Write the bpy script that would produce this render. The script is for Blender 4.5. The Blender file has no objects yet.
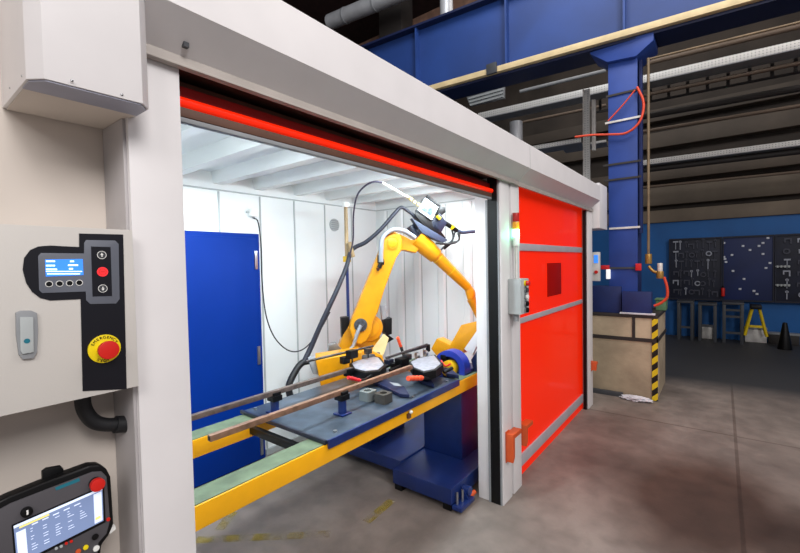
import bpy, bmesh, math, random
from mathutils import Vector, Matrix
random.seed(7)
V = Vector
scene = bpy.context.scene
COL = scene.collection

# ---------------------------------------------------------------- camera geometry
FP, CXP, CYP, H = 415.0, 400.0, 276.5, 1.6
# camera orientation from the two horizontal vanishing points of the enclosure (slight roll and downward tilt)
_dx = V((322, 19.5, FP)).normalized(); _dy = V((-535, 2.5, FP)); _dy = (_dy-_dx*_dy.dot(_dx)).normalized(); _dz = _dy.cross(_dx)
if _dz.y < 0: _dz = -_dz
def _cw(c): c = V(c); return V((c.dot(_dx), c.dot(_dy), c.dot(_dz)))
cR, cU, cF = _cw((1, 0, 0)), _cw((0, 1, 0)), _cw((0, 0, 1))
CAM = V((0, 0, H))
def ray(x, y): return cF + cR*((x-CXP)/FP) - cU*((y-CYP)/FP)
def at(x, y, ax, v):
    "point of the world plane (axis ax = v) seen in that direction; used as a surveying aid"
    r = ray(x, y); return CAM + r*((v-CAM[ax])/r[ax])
GD = ray(-233, 274); GD.z = 0; GD.normalize(); GN = V((GD.y, -GD.x, 0))       # run of the crane girder and trays
def atp(x, y, p0, n):
    r = ray(x, y); return CAM + r*((V(p0)-CAM).dot(V(n))/r.dot(V(n)))

# ---------------------------------------------------------------- materials
def mat(name, col, rough=.5, metal=0, emit=0, noise=.06, scale=6, bump=0, bscale=40, coat=0, spec=.5, ecol=None):
    m = bpy.data.materials.new(name); m.use_nodes = True
    nt = m.node_tree; b = nt.nodes['Principled BSDF']
    c = tuple((x/255)**2.2 for x in col)
    b.inputs['Roughness'].default_value = rough; b.inputs['Metallic'].default_value = metal
    b.inputs['Specular IOR Level'].default_value = spec
    if coat: b.inputs['Coat Weight'].default_value = coat
    tc = nt.nodes.new('ShaderNodeTexCoord')
    n = nt.nodes.new('ShaderNodeTexNoise'); n.inputs['Scale'].default_value = scale; n.inputs['Detail'].default_value = 5
    nt.links.new(tc.outputs['Object'], n.inputs['Vector'])
    r = nt.nodes.new('ShaderNodeValToRGB')
    r.color_ramp.elements[0].position = .3; r.color_ramp.elements[1].position = .7
    r.color_ramp.elements[0].color = (*[max(0, x*(1-noise*2)) for x in c], 1)
    r.color_ramp.elements[1].color = (*[min(1, x*(1+noise)) for x in c], 1)
    nt.links.new(n.outputs['Fac'], r.inputs['Fac']); nt.links.new(r.outputs['Color'], b.inputs['Base Color'])
    if emit:
        b.inputs['Emission Color'].default_value = (*(tuple((x/255)**2.2 for x in ecol) if ecol else c), 1)
        b.inputs['Emission Strength'].default_value = emit
    if bump:
        n2 = nt.nodes.new('ShaderNodeTexNoise'); n2.inputs['Scale'].default_value = bscale; n2.inputs['Detail'].default_value = 6
        nt.links.new(tc.outputs['Object'], n2.inputs['Vector'])
        bp = nt.nodes.new('ShaderNodeBump'); bp.inputs['Strength'].default_value = bump; bp.inputs['Distance'].default_value = .01
        nt.links.new(n2.outputs['Fac'], bp.inputs['Height']); nt.links.new(bp.outputs['Normal'], b.inputs['Normal'])
    return m

M = dict(
    white=mat('white_paint', (222, 219, 219), .45, noise=.02),
    whitecell=mat('cell_white', (228, 232, 232), .4, noise=.02, scale=2),
    cream=mat('cream_wall', (206, 196, 186), .6, noise=.03, scale=1.5),
    boxgrey=mat('light_grey_box', (200, 196, 190), .45, noise=.015, bump=.05, bscale=300),
    seam=mat('seam_grey', (172, 178, 178), .5),
    lipgrey=mat('lip_grey', (176, 168, 161), .5),
    grey=mat('mid_grey', (140, 143, 146), .5),
    keyp=mat('panel_grey', (98, 102, 112), .5),
    stripgrey=mat('strip_grey', (176, 172, 172), .5), bargrey=mat('bar_grey', (172, 166, 172), .45), yellowd=mat('robot_yellow_deep', (214, 138, 18), .4, noise=.08, scale=9), hosedk=mat('hose_dark', (40, 44, 56), .5),
    dgrey=mat('dark_grey', (64, 66, 70), .5),
    black=mat('black_plastic', (14, 14, 16), .45, spec=.3),
    navyblk=mat('black_membrane', (20, 20, 28), .35),
    rubber=mat('rubber', (26, 27, 30), .55, bump=.1),
    steel=mat('steel', (176, 178, 180), .3, .9, noise=.1),
    dsteel=mat('dark_steel', (92, 90, 90), .4, .85, noise=.2, scale=20),
    bronze=mat('rusty_tube', (146, 112, 92), .45, .35, noise=.18, scale=30),
    greysteel=mat('mill_steel_tube', (112, 98, 92), .4, .4, noise=.2, scale=30),
    brown=mat('brown_bar', (96, 66, 52), .5),
    cavity=mat('roller_cavity', (62, 44, 38), .6),
    darkred=mat('dark_red_curtain', (150, 22, 8), .5),
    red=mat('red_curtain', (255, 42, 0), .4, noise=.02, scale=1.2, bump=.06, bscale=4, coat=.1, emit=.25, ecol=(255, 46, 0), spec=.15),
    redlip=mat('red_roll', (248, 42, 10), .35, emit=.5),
    redwin=mat('dark_red_window', (160, 18, 4), .5, spec=.1),
    redbtn=mat('red_button', (206, 36, 28), .4),
    redscr=mat('red_button_lit', (235, 50, 55), .4, emit=.5),
    orangered=mat('orange_red_handle', (238, 84, 48), .4),
    redhandle=mat('red_handle', (212, 40, 44), .4),
    obracket=mat('orange_bracket', (205, 84, 40), .5),
    yellow=mat('robot_yellow', (214, 146, 20), .38, noise=.06, scale=9, coat=.3),
    byellow=mat('beam_yellow', (250, 178, 10), .42, noise=.05, scale=7, coat=.2),
    yellowbt=mat('yellow_ring', (238, 212, 20), .4),
    hyellow=mat('hazard_yellow', (222, 190, 20), .5),
    perf=None,
    greenox=mat('green_bed', (100, 116, 92), .6, noise=.15, scale=14),
    blue=mat('blue_door', (3, 50, 134), .55, spec=.12, noise=.04, scale=1.5),
    mblue=mat('machine_blue', (22, 44, 100), .4, noise=.1, scale=7, coat=.2),
    plateblue=mat('table_plate', (78, 90, 104), .36, .35, noise=.28, scale=7, bump=.1, bscale=25),
    girder=mat('girder_blue', (32, 62, 124), .55, noise=.14, scale=1.3),
    column=mat('column_blue', (40, 68, 142), .55, noise=.1, scale=3),
    columnb=mat('column_base_blue', (28, 44, 96), .6, noise=.12, scale=5),
    gold=mat('pale_rail', (206, 184, 140), .55, noise=.1),
    dkblue=mat('dark_blue_steel', (22, 32, 66), .5),
    purple=mat('disc_blue', (44, 62, 160), .35, noise=.12),
    bluewall=mat('blue_wall', (16, 92, 160), .6, noise=.12, scale=1.2),
    boardblue=mat('pegboard_blue', (22, 38, 84), .6, noise=.12, scale=2),
    boarddk=mat('pegboard_dark', (20, 26, 46), .6, noise=.2, scale=5),
    tool=mat('tool_dark', (66, 68, 80), .5, .3),
    toollt=mat('tool_grey', (150, 154, 166), .5, .3),
    tand=mat('tan_air_pipe', (116, 98, 74), .5, noise=.15), tan=mat('tan_pipe', (160, 136, 100), .5, noise=.15),
    brass=mat('brass', (170, 132, 70), .4, .6),
    galv=mat('galvanised', (226, 222, 216), .5, .3, noise=.08, scale=12),
    duct=mat('duct_silver', (200, 202, 206), .4, .3),
    pipeb=mat('brown_pipe', (108, 92, 78), .6),
    dpipe=mat('dark_pipe', (52, 48, 46), .6),
    roofbrown=mat('roof_brown', (120, 90, 74), .8, noise=.2),
    cloth=mat('white_cloth', (210, 208, 214), .8, bump=.5, bscale=30),
    hosered=mat('orange_hose', (216, 72, 44), .5),
    hazblk=mat('hazard_black', (24, 24, 22), .5),
    conc=mat('plinth_concrete', (176, 158, 132), .85, noise=.16, scale=3, bump=.4, bscale=18),
    creampl=mat('cream_plate', (224, 206, 150), .5),
    green=mat('green_box', (92, 124, 88), .6),
    tower_red=mat('lens_red', (176, 36, 34), .3),
    tower_or=mat('lens_orange', (214, 140, 40), .3, emit=.3),
    tower_gr=mat('lens_green_lit', (150, 255, 215), .3, emit=6, ecol=(120, 255, 190)),
    lcd=mat('lcd_blue', (60, 120, 220), .3, emit=1.1, ecol=(50, 120, 230)),
    lcdtext=mat('lcd_text', (210, 240, 255), .3, emit=1.6),
    tp_scr=mat('pendant_screen', (120, 136, 170), .25, emit=.55, ecol=(110, 128, 170)),
    tp_lt=mat('pendant_screen_light', (205, 215, 235), .25, emit=.75),
    tp_yel=mat('pendant_screen_yellow', (228, 216, 130), .25, emit=.6),
    tpbody=mat('pendant_face', (78, 76, 80), .5),
    white2=mat('white_plastic', (236, 236, 232), .4),
    hub=mat('hub_yellow', (214, 170, 30), .45),
    light=mat('lamp_tube', (255, 255, 255), .3, emit=9),
    mirror=mat('glossy_plate', (168, 168, 178), .3, .2, noise=.15, scale=30),
    tealink=mat('teal_sticker', (34, 112, 130), .4),
    redgrey=mat('pinkish', (150, 120, 118), .5),
    hosegr=mat('grey_blue_hose', (58, 68, 88), .5),
    silverh=mat('silver_hose', (150, 156, 164), .35, .3),
    whitedress=mat('spatter_white', (176, 184, 190), .5, noise=.25, scale=60),
    blkblue=mat('black_blue', (30, 36, 52), .4),
)

# floor: worn concrete with slab joints
def floor_mat():
    m = bpy.data.materials.new('workshop_concrete'); m.use_nodes = True
    nt = m.node_tree; b = nt.nodes['Principled BSDF']; L = nt.links
    tc = nt.nodes.new('ShaderNodeTexCoord')
    def noise(s, d=8, dist=0):
        n = nt.nodes.new('ShaderNodeTexNoise'); n.inputs['Scale'].default_value = s; n.inputs['Detail'].default_value = d
        n.inputs['Distortion'].default_value = dist
        L.new(tc.outputs['Object'], n.inputs['Vector']); return n
    r1 = nt.nodes.new('ShaderNodeValToRGB'); e = r1.color_ramp.elements
    e[0].position = .32; e[0].color = (.14, .115, .10, 1); e[1].position = .68; e[1].color = (.27, .225, .195, 1)
    L.new(noise(1.1, 10, .6).outputs['Fac'], r1.inputs['Fac'])
    r2 = nt.nodes.new('ShaderNodeValToRGB'); e = r2.color_ramp.elements
    e[0].position = .35; e[0].color = (.62, .62, .62, 1); e[1].position = .62; e[1].color = (1, 1, 1, 1)
    L.new(noise(7, 10, .3).outputs['Fac'], r2.inputs['Fac'])
    mx = nt.nodes.new('ShaderNodeMix'); mx.data_type = 'RGBA'; mx.blend_type = 'MULTIPLY'; mx.inputs[0].default_value = .6
    L.new(r1.outputs['Color'], mx.inputs[6]); L.new(r2.outputs['Color'], mx.inputs[7])
    bk = nt.nodes.new('ShaderNodeTexBrick'); bk.offset = 0
    bk.inputs['Scale'].default_value = 1; bk.inputs['Brick Width'].default_value = 6; bk.inputs['Row Height'].default_value = 3
    bk.inputs['Mortar Size'].default_value = .012; bk.inputs['Color1'].default_value = (1, 1, 1, 1); bk.inputs['Color2'].default_value = (.97, .96, .96, 1)
    bk.inputs['Mortar'].default_value = (.55, .5, .48, 1)
    mp = nt.nodes.new('ShaderNodeMapping'); mp.inputs['Location'].default_value = (-2.2, 1.6, 0)
    L.new(tc.outputs['Object'], mp.inputs['Vector']); L.new(mp.outputs['Vector'], bk.inputs['Vector'])
    m2 = nt.nodes.new('ShaderNodeMix'); m2.data_type = 'RGBA'; m2.blend_type = 'MULTIPLY'; m2.inputs[0].default_value = .8
    L.new(mx.outputs[2], m2.inputs[6]); L.new(bk.outputs['Color'], m2.inputs[7])
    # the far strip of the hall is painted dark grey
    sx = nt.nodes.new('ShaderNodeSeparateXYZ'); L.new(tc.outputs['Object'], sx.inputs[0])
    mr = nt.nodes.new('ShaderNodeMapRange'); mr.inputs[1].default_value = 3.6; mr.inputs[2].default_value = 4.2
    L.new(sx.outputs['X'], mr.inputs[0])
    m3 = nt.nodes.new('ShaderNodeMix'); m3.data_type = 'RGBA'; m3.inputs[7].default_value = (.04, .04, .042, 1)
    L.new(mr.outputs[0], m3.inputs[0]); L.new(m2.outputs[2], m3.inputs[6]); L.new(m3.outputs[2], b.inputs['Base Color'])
    def dark_patch(prev, cx, cy, rx, ry, amt):  # dark reddish ellipse with a noisy edge, multiplied into the floor colour
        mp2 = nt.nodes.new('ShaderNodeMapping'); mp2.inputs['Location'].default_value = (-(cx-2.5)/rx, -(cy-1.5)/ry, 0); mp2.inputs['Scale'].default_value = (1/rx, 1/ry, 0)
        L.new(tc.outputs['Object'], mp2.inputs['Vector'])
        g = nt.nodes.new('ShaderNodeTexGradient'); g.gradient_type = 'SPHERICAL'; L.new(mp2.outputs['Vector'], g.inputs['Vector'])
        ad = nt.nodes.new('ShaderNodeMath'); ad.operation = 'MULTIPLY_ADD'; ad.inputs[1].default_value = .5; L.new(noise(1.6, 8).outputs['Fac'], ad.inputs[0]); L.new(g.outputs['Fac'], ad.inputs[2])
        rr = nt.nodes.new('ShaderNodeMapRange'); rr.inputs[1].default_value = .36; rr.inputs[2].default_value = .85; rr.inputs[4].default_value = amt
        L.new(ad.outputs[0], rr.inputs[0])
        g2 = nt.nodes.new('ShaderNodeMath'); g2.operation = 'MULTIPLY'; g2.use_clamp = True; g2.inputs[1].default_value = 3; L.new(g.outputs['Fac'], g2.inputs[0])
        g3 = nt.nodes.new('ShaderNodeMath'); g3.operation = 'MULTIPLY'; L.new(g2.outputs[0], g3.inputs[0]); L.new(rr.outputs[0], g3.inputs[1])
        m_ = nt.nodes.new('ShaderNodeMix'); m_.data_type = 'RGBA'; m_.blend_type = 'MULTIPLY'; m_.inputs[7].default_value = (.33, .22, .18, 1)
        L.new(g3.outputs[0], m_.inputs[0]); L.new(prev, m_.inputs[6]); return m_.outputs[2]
    out = dark_patch(m3.outputs[2], 3.3, .12, 1.1, .75, .95); out = dark_patch(out, 2.9, -.55, 1.0, .5, .95); out = dark_patch(out, 4.3, .75, 1.5, .45, .35)
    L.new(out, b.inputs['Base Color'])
    b.inputs['Roughness'].default_value = .6
    bp = nt.nodes.new('ShaderNodeBump'); bp.inputs['Strength'].default_value = .25; bp.inputs['Distance'].default_value = .01
    L.new(noise(25, 8).outputs['Fac'], bp.inputs['Height']); L.new(bp.outputs['Normal'], b.inputs['Normal'])
    return m
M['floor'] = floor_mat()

def worn_yellow():
    m = mat('worn_floor_paint', (170, 148, 50), .7)
    nt = m.node_tree; b = nt.nodes['Principled BSDF']
    tc = nt.nodes.new('ShaderNodeTexCoord'); n = nt.nodes.new('ShaderNodeTexNoise'); n.inputs['Scale'].default_value = 9; n.inputs['Detail'].default_value = 8
    nt.links.new(tc.outputs['Object'], n.inputs['Vector'])
    r = nt.nodes.new('ShaderNodeValToRGB'); r.color_ramp.elements[0].position = .42; r.color_ramp.elements[1].position = .6
    r.color_ramp.elements[0].color = (.03, .03, .03, 1); r.color_ramp.elements[1].color = (.38, .38, .38, 1)
    nt.links.new(n.outputs['Fac'], r.inputs['Fac']); nt.links.new(r.outputs['Color'], b.inputs['Alpha'])
    return m
M['wornyellow'] = worn_yellow()

M['perf'] = None
def perf():
    m = mat('perforated', (222, 220, 214), .5, .2); nt = m.node_tree; b = nt.nodes['Principled BSDF']
    tc = nt.nodes.new('ShaderNodeTexCoord'); w = nt.nodes.new('ShaderNodeTexWave'); w.bands_direction = 'Y'; w.inputs['Scale'].default_value = 8
    w2 = nt.nodes.new('ShaderNodeTexWave'); w2.bands_direction = 'Z'; w2.inputs['Scale'].default_value = 9
    mm = nt.nodes.new('ShaderNodeMath'); mm.operation = 'MULTIPLY'
    for x in (w, w2): nt.links.new(tc.outputs['Object'], x.inputs['Vector'])
    nt.links.new(w.outputs['Fac'], mm.inputs[0]); nt.links.new(w2.outputs['Fac'], mm.inputs[1])
    r = nt.nodes.new('ShaderNodeValToRGB'); r.color_ramp.interpolation = 'CONSTANT'
    r.color_ramp.elements[0].color = (.72, .71, .68, 1); r.color_ramp.elements[1].position = .72; r.color_ramp.elements[1].color = (.3, .3, .3, 1)
    nt.links.new(mm.outputs[0], r.inputs['Fac']); nt.links.new(r.outputs['Color'], b.inputs['Base Color']); return m
M['perf'] = perf()

def stripes(name, c1, c2, scale, rot):
    m = mat(name, c1, .5); nt = m.node_tree; b = nt.nodes['Principled BSDF']
    tc = nt.nodes.new('ShaderNodeTexCoord'); mp = nt.nodes.new('ShaderNodeMapping'); mp.inputs['Rotation'].default_value = rot
    w = nt.nodes.new('ShaderNodeTexWave'); w.bands_direction = 'Z'; w.inputs['Scale'].default_value = scale
    r = nt.nodes.new('ShaderNodeValToRGB'); r.color_ramp.interpolation = 'CONSTANT'
    r.color_ramp.elements[0].color = (*[(x/255)**2.2 for x in c1], 1); r.color_ramp.elements[1].position = .5
    r.color_ramp.elements[1].color = (*[(x/255)**2.2 for x in c2], 1)
    nt.links.new(tc.outputs['Object'], mp.inputs['Vector']); nt.links.new(mp.outputs['Vector'], w.inputs['Vector'])
    nt.links.new(w.outputs['Fac'], r.inputs['Fac']); nt.links.new(r.outputs['Color'], b.inputs['Base Color'])
    return m

# ---------------------------------------------------------------- mesh builder
class MB:
    def __init__(s): s.bm = bmesh.new()
    def _merge(s, b2, bevel=0, seg=2):
        if bevel:
            bmesh.ops.bevel(b2, geom=[e for e in b2.edges if len(e.link_faces) == 2 and e.calc_face_angle(0) > .35], offset=bevel, segments=seg, affect='EDGES', profile=.6)
        me = bpy.data.meshes.new('t'); b2.to_mesh(me); b2.free(); s.bm.from_mesh(me); bpy.data.meshes.remove(me); return s
    def box(s, x0, x1, y0, y1, z0, z1, bevel=0, seg=2):
        b = bmesh.new(); bmesh.ops.create_cube(b, size=1)
        for v in b.verts: v.co = V(((x0+x1)/2+v.co.x*abs(x1-x0), (y0+y1)/2+v.co.y*abs(y1-y0), (z0+z1)/2+v.co.z*abs(z1-z0)))
        return s._merge(b, bevel, seg)
    def prism(s, pts, vec, bevel=0, seg=2):
        b = bmesh.new(); vec = V(vec)
        a = [b.verts.new(V(p)) for p in pts]; c = [b.verts.new(V(p)+vec) for p in pts]
        b.faces.new(a); b.faces.new(list(reversed(c))); n = len(a)
        for i in range(n): b.faces.new((a[i], c[i], c[(i+1) % n], a[(i+1) % n]))
        bmesh.ops.recalc_face_normals(b, faces=b.faces)
        return s._merge(b, bevel, seg)
    def cyl(s, p0, p1, r0, r1=None, seg=24, bevel=0):
        r1 = r0 if r1 is None else r1; p0 = V(p0); p1 = V(p1); b = bmesh.new()
        bmesh.ops.create_cone(b, cap_ends=True, segments=seg, radius1=r0, radius2=r1, depth=(p1-p0).length)
        q = (p1-p0).to_track_quat('Z', 'Y').to_matrix().to_4x4()
        bmesh.ops.transform(b, matrix=Matrix.Translation((p0+p1)/2) @ q, verts=b.verts)
        return s._merge(b, bevel)
    def sph(s, p, r, sc=(1, 1, 1), seg=20):
        b = bmesh.new(); bmesh.ops.create_uvsphere(b, u_segments=seg, v_segments=seg//2, radius=r)
        for v in b.verts: v.co = V(p)+V((v.co.x*sc[0], v.co.y*sc[1], v.co.z*sc[2]))
        return s._merge(b)
    def ring(s, p, ax, r0, r1, h, seg=36):
        "annulus (hollow cylinder) about axis ax from p to p+ax*h"
        ax = V(ax).normalized(); q = ax.to_track_quat('Z', 'Y'); b = bmesh.new(); L = []
        for (r, t) in ((r0, 0), (r1, 0), (r1, h), (r0, h)):
            L.append([b.verts.new(V(p)+q @ V((r*math.cos(2*math.pi*i/seg), r*math.sin(2*math.pi*i/seg), t))) for i in range(seg)])
        for k in range(4):
            A, B = L[k], L[(k+1) % 4]
            for i in range(seg): b.faces.new((A[i], A[(i+1) % seg], B[(i+1) % seg], B[i]))
        bmesh.ops.recalc_face_normals(b, faces=b.faces)
        return s._merge(b)
    def tube(s, pts, r, seg=12, smooth=8):
        pts = [V(p) for p in pts]; P = []
        if len(pts) > 2 and smooth:
            e = [pts[0]*2-pts[1]]+pts+[pts[-1]*2-pts[-2]]
            for i in range(1, len(e)-2):
                for k in range(smooth):
                    t = k/smooth; a, b_, c, d = e[i-1:i+3]
                    P.append(.5*((2*b_)+(c-a)*t+(2*a-5*b_+4*c-d)*t*t+(3*b_-a-3*c+d)*t**3))
            P.append(pts[-1])
        else: P = pts
        b = bmesh.new(); rings = []; q = (P[1]-P[0]).to_track_quat('Z', 'Y'); prev = (P[1]-P[0]).normalized()
        for i, p in enumerate(P):
            d = ((P[min(i+1, len(P)-1)]-P[max(i-1, 0)])).normalized()
            q = prev.rotation_difference(d) @ q; prev = d
            rr = r(i/(len(P)-1)) if callable(r) else r
            rings.append([b.verts.new(p+q @ V((rr*math.cos(2*math.pi*k/seg), rr*math.sin(2*math.pi*k/seg), 0))) for k in range(seg)])
        for A, B in zip(rings, rings[1:]):
            for k in range(seg): b.faces.new((A[k], A[(k+1) % seg], B[(k+1) % seg], B[k]))
        b.faces.new(list(reversed(rings[0]))); b.faces.new(rings[-1])
        return s._merge(b)
    def build(s, name, m, parent=None, smooth=True):
        me = bpy.data.meshes.new(name); bmesh.ops.recalc_face_normals(s.bm, faces=s.bm.faces)
        s.bm.to_mesh(me); s.bm.free(); me.materials.append(m)
        if smooth:
            for p in me.polygons: p.use_smooth = True
            try: me.set_sharp_from_angle(angle=math.radians(35))
            except Exception: pass
        o = bpy.data.objects.new(name, me); COL.objects.link(o)
        c = sum((V(b) for b in o.bound_box), V())/8
        c.z = min(b[2] for b in o.bound_box) if parent is None else c.z
        for v in me.vertices: v.co -= c
        if parent is not None:
            o.parent = parent
            w = V(parent['_o']) if '_o' in parent else V()
            o.location = c-w; o['_o'] = tuple(c)
        else: o.location = c; o['_o'] = tuple(c)
        return o

def thing(name, label, cat, loc=(0, 0, 0), group=None):
    o = bpy.data.objects.new(name, None); COL.objects.link(o); o.location = loc; o['_o'] = tuple(loc)
    o.empty_display_size = .05
    return tag(o, label, cat, group)
def tag(o, label, cat, group=None):
    o['label'] = label; o['category'] = cat
    if group: o['group'] = group
    return o
def struct(o): o['kind'] = 'structure'; return o
def text(body, name, m, parent, loc, size, right, up, ext=.0006):
    cu = bpy.data.curves.new(name, 'FONT'); cu.body = body; cu.size = size; cu.extrude = ext; cu.align_x = 'CENTER'; cu.align_y = 'CENTER'
    t = bpy.data.objects.new('tmp', cu); COL.objects.link(t); bpy.context.view_layer.update()
    me = bpy.data.meshes.new_from_object(t); bpy.data.objects.remove(t)
    right = V(right).normalized(); up = V(up).normalized(); n = right.cross(up)
    R = Matrix((right, up, n)).transposed()
    for v in me.vertices: v.co = R @ v.co
    me.materials.clear(); me.materials.append(m)
    o = bpy.data.objects.new(name, me); COL.objects.link(o); o.parent = parent; o.location = V(loc)-V(parent['_o']); return o

YF = 1.121      # front of the door posts
YD = 1.181      # door curtain plane
YB = 3.05       # back wall of the cell
XE = 3.51       # end wall of the cell

# ================================================================ SETTING
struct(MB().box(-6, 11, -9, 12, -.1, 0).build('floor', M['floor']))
# painted lines on the cell floor
ln = MB()
for a, b in (((196, 540), (330, 534)), ((366, 522), (392, 500)), ((219, 530), (233, 512))):
    p = at(*a, 2, .0015); q = at(*b, 2, .0015); d = (q-p).normalized(); n = V((-d.y, d.x, 0))*.03
    ln.prism([p-n, q-n, q+n, p+n], (0, 0, .001))
t = struct(ln.build('trim_1', M['wornyellow']))

# left wall of the machine (cream panel)
w = MB(); w.box(-1.6, .40, 1.27, 1.31, 0, 2.5)
wl = struct(w.build('wall_left', M['cream']))

# cell interior
wb = struct(MB().box(.46, XE+.04, YB, YB+.05, 0, 2.38).build('wall_back', M['whitecell']))
for X in (.60, .96, 1.32, 1.68, 2.04, 2.39, 2.754, 3.12):
    MB().box(X-.007, X+.007, YB-.006, YB+.001, 0, 2.18, .002).build('panel_joint', M['seam'], wb)
MB().box(.46, XE, YB-.018, YB+.001, 2.184, 2.192).build('top_trim', M['seam'], wb)
MB().box(2.02, XE, YB-.02, YB+.001, 0, .05).build('skirting', M['seam'], wb)
we = struct(MB().box(XE, XE+.04, 1.31, YB, 0, 2.38).build('wall_end', M['whitecell']))
for x in (385, 401, 418, 442, 468):
    Y = at(x, 290, 0, XE).y
    MB().prism([(XE, Y-.05, 0), (XE-.018, Y-.03, 0), (XE-.018, Y+.03, 0), (XE, Y+.05, 0)], (0, 0, 2.17)).build('panel_rib', M['whitecell'], we)
    MB().box(XE-.004, XE+.001, Y-.058, Y-.05, 0, 2.17).build('panel_joint', M['seam'], we)
MB().box(XE-.012, XE+.001, 1.31, YB, 2.184, 2.192).build('top_trim', M['seam'], we)
struct(MB().box(.42, .46, 1.31, YB+.05, 0, 2.38).build('wall_inner', M['whitecell']))
struct(MB().box(4.86, 4.90, 1.23, 3.3, 0, 2.33).build('wall_right', M['white']))
ce = struct(MB().box(.42, 4.86, 1.23, YB+.05, 2.32, 2.36).build('ceiling', M['whitecell']))
for X in (.96, 1.32, 1.68, 2.03, 2.43, 2.81, 3.18):
    MB().prism([(X-.055, 1.3, 2.32), (X-.035, 1.3, 2.232), (X+.035, 1.3, 2.232), (X+.055, 1.3, 2.32)], (0, YB-1.3, 0)).build('ceiling_rib', M['whitecell'], ce)

# blue steel door in the back wall
d1 = struct(MB().box(1.12, 2.0, YB-.035, YB-.001, .0, 1.865, .004).build('door_1', M['blue']))
MB().box(1.16, 1.965, YB-.05, YB-.034, .01, 1.83, .006).build('door_leaf', M['blue'], d1)
for z in (1.65, .87, .12):
    MB().box(1.94, 1.965, YB-.062, YB-.048, z-.075, z+.075, .003).build('hinge', M['steel'], d1)
MB().box(1.2, 1.23, YB-.08, YB-.049, .9, 1.02, .005).build('door_handle', M['black'], d1)

# far hall wall
XW = 10.25
far = struct(MB().box(XW, XW+.2, -9, 12, 0, 2.34).build('wall_far', M['bluewall']))
fu = struct(MB().box(XW+.15, XW+.3, -9, 12, 2.34, 9).build('wall_upper', mat('upper_wall', (62, 55, 49), .8, noise=.25, scale=1.2)))
for z0, z1, cc in ((2.34, 2.6, (112, 100, 86)), (2.7, 3.08, (96, 86, 74)), (3.22, 3.45, (84, 74, 64)), (3.9, 4.22, (84, 75, 66)), (4.45, 4.7, (74, 66, 58))):
    MB().box(XW-.05, XW+.16, -9, 12, z0, z1, .02).build('cladding_band', mat('clad', cc, .7, noise=.15, scale=1.5), fu)
struct(MB().box(-6, 11, -9, 12, 8.6, 8.8).build('ceiling_upper', mat('roof_dark', (58, 38, 36), .8, noise=.2)))
struct(MB().box(-6, 11, 11.8, 12, 0, 8.6).build('wall_side', mat('side_wall', (80, 66, 58), .8, noise=.2)))

# ================================================================ MACHINE FRONT
PT = 2.146
p = thing('door_post', 'wide white post at left of the open doorway, beside the control box', 'post', (.46, 1.17, 0))
MB().box(.397, .522, YF, 1.30, 0, PT, .003).build('post_casing', M['white'], p)
MB().box(.5225, .525, 1.15, 1.22, 0, 2.0).build('guide_seal', M['black'], p)
MB().box(.390, .3965, 1.135, 1.268, 0, 1.96, .001).build('side_strip', M['stripgrey'], p)

p = thing('door_post', 'white post with black guide channel on the right of the open doorway', 'post', (2.57, 1.2, 0))
MB().box(2.505, 2.645, YF, 1.303, 0, PT, .003).build('post_casing', M['white'], p)
MB().box(2.498, 2.5045, 1.141, 1.207, 0, 2.145).build('guide_seal', M['black'], p)
MB().box(2.494, 2.5045, 1.208, 1.222, 0, 2.0, .001).build('guide_edge', M['grey'], p)
MB().box(2.496, 2.5045, 1.130, 1.1405, 0, 2.125, .001).build('guide_edge', M['grey'], p)
MB().box(2.6455, 2.6745, 1.15, 1.3, 0, PT-.01).build('joint_strip', M['grey'], p)
p = thing('door_post', 'white post carrying the signal lamp, left edge of the closed red shutter', 'post', (2.75, 1.2, 0))
MB().box(2.675, 2.815, YF, 1.30, 0, PT, .003).build('post_casing', M['white'], p)
p = thing('door_post', 'narrow white post at the far right edge of the red shutter', 'post', (4.78, 1.17, 0))
MB().box(4.70, 4.88, YF, 1.228, 0, PT, .003).build('post_casing', M['white'], p)
MB().box(4.66, 4.6995, 1.135, 1.165, 0, 2.12).build('guide_seal', M['black'], p)

# header / hood
YH = 1.02; HB = 2.222; HU = 2.148; HT = 2.375; XS = at(530, 160, 1, 1.02).x
o = thing('door_hood', 'long white box hood over the open doorway', 'hood', (1.5, 1.05, HB))
MB().prism([(.4135, YH, HB), (.4135, YH, HT), (.4135, YH+.01, HT+.008), (.4135, 1.3, HT+.008), (.4135, 1.3, HU), (.4135, 1.108, HU)], (XS-.4135, 0, 0)).build('hood_casing', M['white'], o)
MB().box(.414, XS, 1.106, 1.12, 2.117, HU-.0005, .002).build('header_lip', M['lipgrey'], o)
MB().box(.414, XS, 1.096, 1.1055, 2.117, 2.124, .002).build('lip_flange', M['lipgrey'], o)
MB().box(.515, .528, 1.075, 1.088, 2.160, 2.172).build('drain_slot', M['dgrey'], o)
o = thing('door_hood', 'shorter white box hood over the closed red shutter', 'hood', (3.6, 1.05, HB))
MB().prism([(XS+.006, YH, HB), (XS+.006, YH, HT), (XS+.006, YH+.01, HT+.008), (XS+.006, 1.3, HT+.008), (XS+.006, 1.3, HU), (XS+.006, 1.108, HU)], (4.79-XS-.006, 0, 0)).build('hood_casing', M['white'], o)
MB().box(XS+.006, 4.875, 1.106, 1.12, 2.117, HU-.0005, .002).build('header_lip', M['lipgrey'], o)
MB().box(XS+.001, XS+.0055, YH+.001, 1.28, HB+.001, HT).build('joint_strip', M['grey'], o)
MB().box(4.7905, 4.88, 1.10, 1.3, HU, HT, .002).build('end_housing', M['white'], o)
o = tag(MB().box(4.90, 5.28, 1.05, 1.25, 1.94, 2.43, .006).build('motor_cover', M['white']), 'white motor cover at the far right end of the hood', 'cover')

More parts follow.
